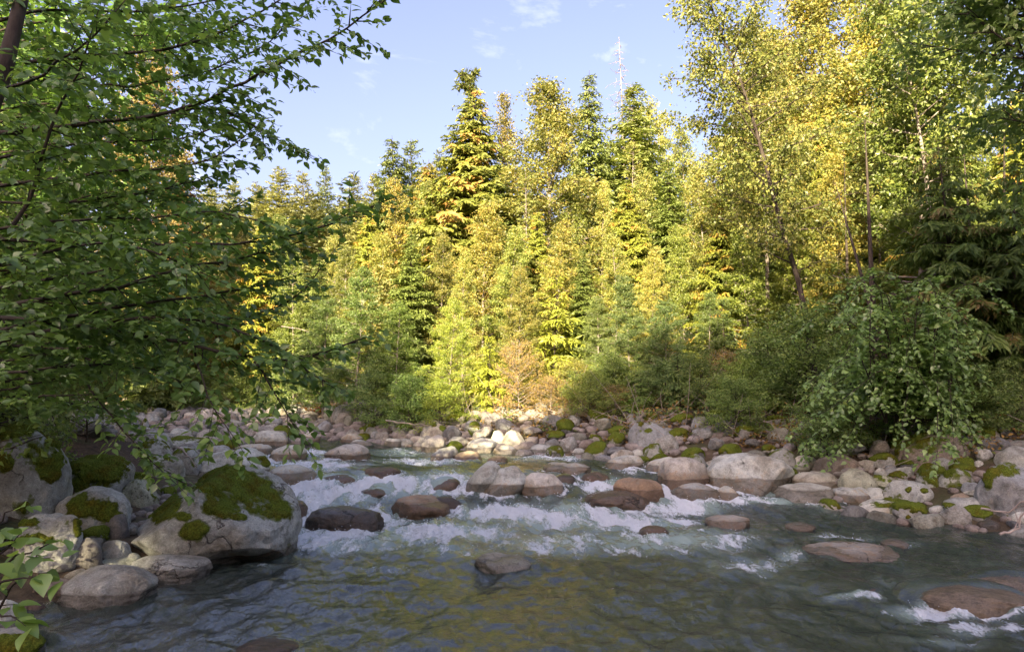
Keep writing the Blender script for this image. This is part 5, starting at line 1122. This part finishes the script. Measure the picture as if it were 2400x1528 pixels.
e = empty('alder_tree', at(-60, 1300, 4.5)); link('trunk', tw.mesh('trunk', M['bark_dark']), e); tag(e, 'dark mossy trunk at the upper left edge', 'alder')
# alders standing behind it on the left bank
NB = make_plant('alder_tree', gen_broadleaf(620, 7.5, 2.6, 0.10, 15000, 0.085, 0.07, 70, up=0.45, spread=0.26, upright=0.8), 'alder_leaf', 'bark_dark')
NB2 = make_plant('alder_tree', gen_broadleaf(622, 6.0, 2.2, 0.04, 14000, 0.085, 0.06, 70, up=0.5, spread=0.24, upright=0.8, shape='bush'), 'alder_leaf', 'bark_dark')
for (x, y, pr, s, lab, tint) in [(-6.0, 5.9, NB, 0.8, 'alder close behind the near branches at the left edge', (1.15, 1.2, 1.)), (-6.4, 7.8, NB, 0.82, 'alder filling the left behind the near branches, closest to the mossy boulders', (1.1, 1.15, 1.)), (-8.4, 10.8, NB2, 0.95, 'alder behind the left boulders with small dark leaves', (1.1, 1.15, 1.)), (-10.6, 13.8, NB, 1.05, 'alder on the left bank farther upstream', (1.2, 1.2, 1.)), (-8.0, 6.5, NB2, 1.0, 'alder cut by the left edge', (1.1, 1.15, 1.)), (-14.5, 18.5, NB2, 1.1, 'alder on the left bank at the upper end of the stones', (1.1, 1.1, .8))]:
    put(pr, (x, y, float(ground_z(x, y)) - .05), s, rt.uniform(0, 6), lab, 'alder', 'alders of the left bank', tint)
for (x, y, s, k, lab, tint) in [(-6.7, 9.4, .5, 0, 'low bush between the mossy dome and the pale slabs', (.9, 1.1, 1.)), (-7.6, 9.2, .6, 1, 'low bush above the large left boulder', (.9, 1.05, .9)), (-7.4, 12.0, .5, 2, 'low bush at the near end of the left bar', (1., 1.1, .9)), (-9.4, 13, .7, 0, 'bush at the back of the left bar', (.6, .6, .5)), (-11.6, 17, .7, 1, 'brownish bush upstream on the left bar', (.9, .7, .5))]:
    put(SH[k], (x, y, float(ground_z(x, y))), s, rt.uniform(0, 6), lab, 'shrub', 'low bushes of the left bank', tint)
# leafy sprig in the lower left corner
SPR = [[(-40, 1480, 2.7), (10, 1400, 2.65), (60, 1340, 2.6), (90, 1300, 2.6)], [(-40, 1420, 2.6), (0, 1340, 2.6), (40, 1290, 2.6), (110, 1272, 2.6)], [(-40, 1330, 2.7), (0, 1290, 2.7), (40, 1262, 2.7)], [(-40, 1440, 2.5), (10, 1440, 2.5), (40, 1450, 2.5)], [(-40, 1260, 2.8), (0, 1215, 2.8), (30, 1190, 2.8)], [(-40, 1380, 2.55), (30, 1360, 2.55), (80, 1365, 2.55)]]
twiggy('alder_sprig', 'sprig of large toothed green leaves in the lower left corner', 'sprig', [pxpath(b) for b in SPR], 51, 'alder_leaf', 'bark_twig', 0.085, (1.3, 1.5, 1.4), 0.12, 0.10, 0.05, 120, r0=.005, clump=1)

# undergrowth and litter along the forest edge
def undergrowth(name, n, mat, lab, hmax, ln, seed, smin, smax, tint):
    r = np.random.default_rng(seed); y = r.uniform(11.5, 30, n); sd_ = smin + (smax - smin) * r.random(n) ** 1.2; x = np.interp(y, XR[:, 0], XR[:, 1]) + sd_
    cl = fbm2(x * 0.9, y * 0.9, 3, seed); k = (cl > -0.12) & (r.random(n) < 0.4 + 1.2 * np.clip(cl, 0, 1)); x, y, cl, sd_ = x[k], y[k], cl[k], sd_[k]; n = len(x)
    h = hmax * r.random(n) ** 1.3 * np.clip(0.35 + 1.6 * cl, 0.15, 1.3) * np.clip((sd_ - smin) * 0.8, 0.2, 1)
    c = np.stack([x, y, ground_z(x, y) + 0.03 + h], 1); l = ln * r.uniform(.6, 1.3, n)
    v, f = leaf_faces(c, rvec(r, n) * [1, 1, .5], unit(r.normal(size=(n, 3)) * .6 + [0, -.2, .7]), l, l * .55)
    o = link(name, mesh_np(name, v, f, M[mat], False, None, {'rnd': np.clip(r.beta(2, 2, n), 0, 1)})); o.color = (*tint, 1); tag(o, lab, 'undergrowth', kind='stuff')
undergrowth('undergrowth', 42000, 'green_leaf', 'low green undergrowth along the forest edge', 0.75, 0.09, 61, 2.4, 9, (.75, .85, .8))
undergrowth('leaf_litter', 26000, 'dead_leaf', 'dry brown litter and twigs under the forest edge', 0.35, 0.08, 62, 1.6, 8, (.8, .75, .8))
w = Wood(); rg = np.random.default_rng(63)
for k in range(420):
    y = rg.uniform(12, 24); x = np.interp(y, XR[:, 0], XR[:, 1]) + rg.uniform(1.8, 6); p = np.array([x, y, float(ground_z(x, y)) + .05]); d = unit(rg.normal(size=3) * [1, 1, .9] + [0, -.2, .5]); l = rg.uniform(.4, 1.3); t = np.linspace(0, 1, 4)
    w.tube(p + np.outer(t, d) * l + np.outer(t ** 2, rg.normal(size=3)) * .25 * l, .007 * (1 - .7 * t) + .002, 3)
tag(link('dry_twigs', w.mesh('dry_twigs', M['wood_grey'])), 'tangle of bare grey twigs at the foot of the forest', 'twigs', kind='stuff')

# ferns and fallen branches
def gen_fern(seed, n=14, L_=0.7):
    r = np.random.default_rng(seed); C, A, NR, LN = [], [], [], []; w = Wood()
    for k in range(n):
        az = k * 2.4; l = L_ * r.uniform(.6, 1.1); h = np.array([math.cos(az), math.sin(az), 0]); s = np.linspace(0, 1, 14)
        p = np.outer(s, h) * l * .8 + np.outer(np.sin(s * 2.3) * l * .55, [0, 0, 1]); w.tube(p[::3], .004, 3); sd = np.array([-h[1], h[0], 0])
        for sg in (-1, 1):
            C.append(p); A.append(unit(h * .4 + sg * sd + [0, 0, -.15]) + np.zeros((14, 3))); NR.append(np.tile([0, 0, 1.0], (14, 1)) + r.normal(size=(14, 3)) * .3); LN.append(.3 * l * (1 - .8 * s) * np.minimum(1, s * 5 + .2))
    C, A, NR, LN = map(np.concatenate, (C, A, NR, LN)); v, f = leaf_faces(C, A, NR, LN, LN * .35, .05)
    return w, v, f, np.clip(r.random(len(C)), 0, 1)
FE = [make_plant('bracken_fern', gen_fern(800 + k), 'fern_orange', 'bark_twig', 'fronds', 'stalk') for k in range(2)]
FG = make_plant('fern', gen_fern(810), 'green_leaf', 'bark_twig', 'fronds', 'stalk')
for k, (px_, d, s) in enumerate([(735, 25, 1.2), (760, 25.5, 1.4), (785, 25, 1.1), (540, 29, 1.3), (515, 30, 1.2), (597, 29, 1.0), (450, 30, 1.3), (420, 29, 1.2)]):
    put(FE[k % 2], base(px_, d), s, rt.uniform(0, 6), 'clump of rust-orange bracken behind the left stone bar', 'fern', 'orange bracken clumps')
for k, (px_, d, s, lab) in enumerate([(1485, 16.5, 1.1, 'green fern above the slate-grey block'), (1500, 16, .9, 'small green fern right of the slate-grey block top'), (1690, 15, .9, 'light green fern among the mossy stones'), (1745, 15.5, 1.0, 'green fern left of the hanging bush')]):
    put(FG, base(px_, d), s, rt.uniform(0, 6), lab, 'fern', 'green ferns of the far bank', (1.3, 1.7, 1.2))
STK = [([(1395, 1035, 15.5), (1470, 1000, 16), (1540, 965, 16.4)], 'thin pale fallen branch slanting up left of the slate-grey block'), ([(1440, 1045, 15.2), (1500, 1010, 15.2), (1610, 960, 15.6)], 'thin pale fallen branch slanting past the slate-grey block'), ([(905, 985, 17.5), (960, 994, 17.3), (1010, 998, 17.2)], 'bare branch lying on the far stones below the alders'),
       ([(1700, 1040, 14.5), (1712, 1000, 14.6), (1715, 970, 14.6)], 'upright bare twig among the mossy stones'), ([(2300, 1190, 9.5), (2360, 1200, 9.2), (2420, 1165, 9.0)], 'bent pale twig in front of the large boulder at the right edge'), ([(2345, 1252, 8.6), (2385, 1240, 8.6), (2400, 1200, 8.6)], 'curved twig dipping into the water at the right edge'),
       ([(420, 1052, 9.6), (445, 1070, 9.4), (462, 1098, 9.2)], 'brown curved stick lying against the long grey boulder'), ([(1860, 1050, 13.5), (1920, 1020, 13.6), (1990, 985, 13.8)], 'grey stick leaning under the hanging bush'), ([(1285, 960, 17.5), (1330, 975, 17), (1390, 972, 17)], 'bleached branch at the foot of the dry bushes'), ([(660, 765, 27), (700, 770, 27), (745, 785, 27)], 'bleached bare branch among the left far trees')]
for pts, lab in STK:
    P = np.array([at(*p) for p in pts]); w = Wood(); t = np.linspace(0, 1, 9); q = np.stack([np.interp(t, np.linspace(0, 1, len(P)), P[:, k]) for k in range(3)], 1); q += np.random.default_rng(len(lab)).normal(size=q.shape) * .012
    w.tube(q - P[0], .018 * (1 - .6 * t), 5); rg = np.random.default_rng(len(lab))
    for k in (3, 5, 6): w.tube(np.stack([q[k], q[k] + unit(q[k] - q[k - 1] + rg.normal(size=3) * .6 * np.linalg.norm(q[k] - q[k - 1])) * .25]) - P[0], [.008, .003], 3)
    o = link('stick', w.mesh('stick', M['wood_grey']), None, P[0]); tag(o, lab, 'stick')
print('tris', sum(sum(len(p.vertices) - 2 for p in m.polygons) if len(m.polygons) < 3000 else len(m.polygons) * 2 for m in bpy.data.meshes), 'objects', len(bpy.data.objects))
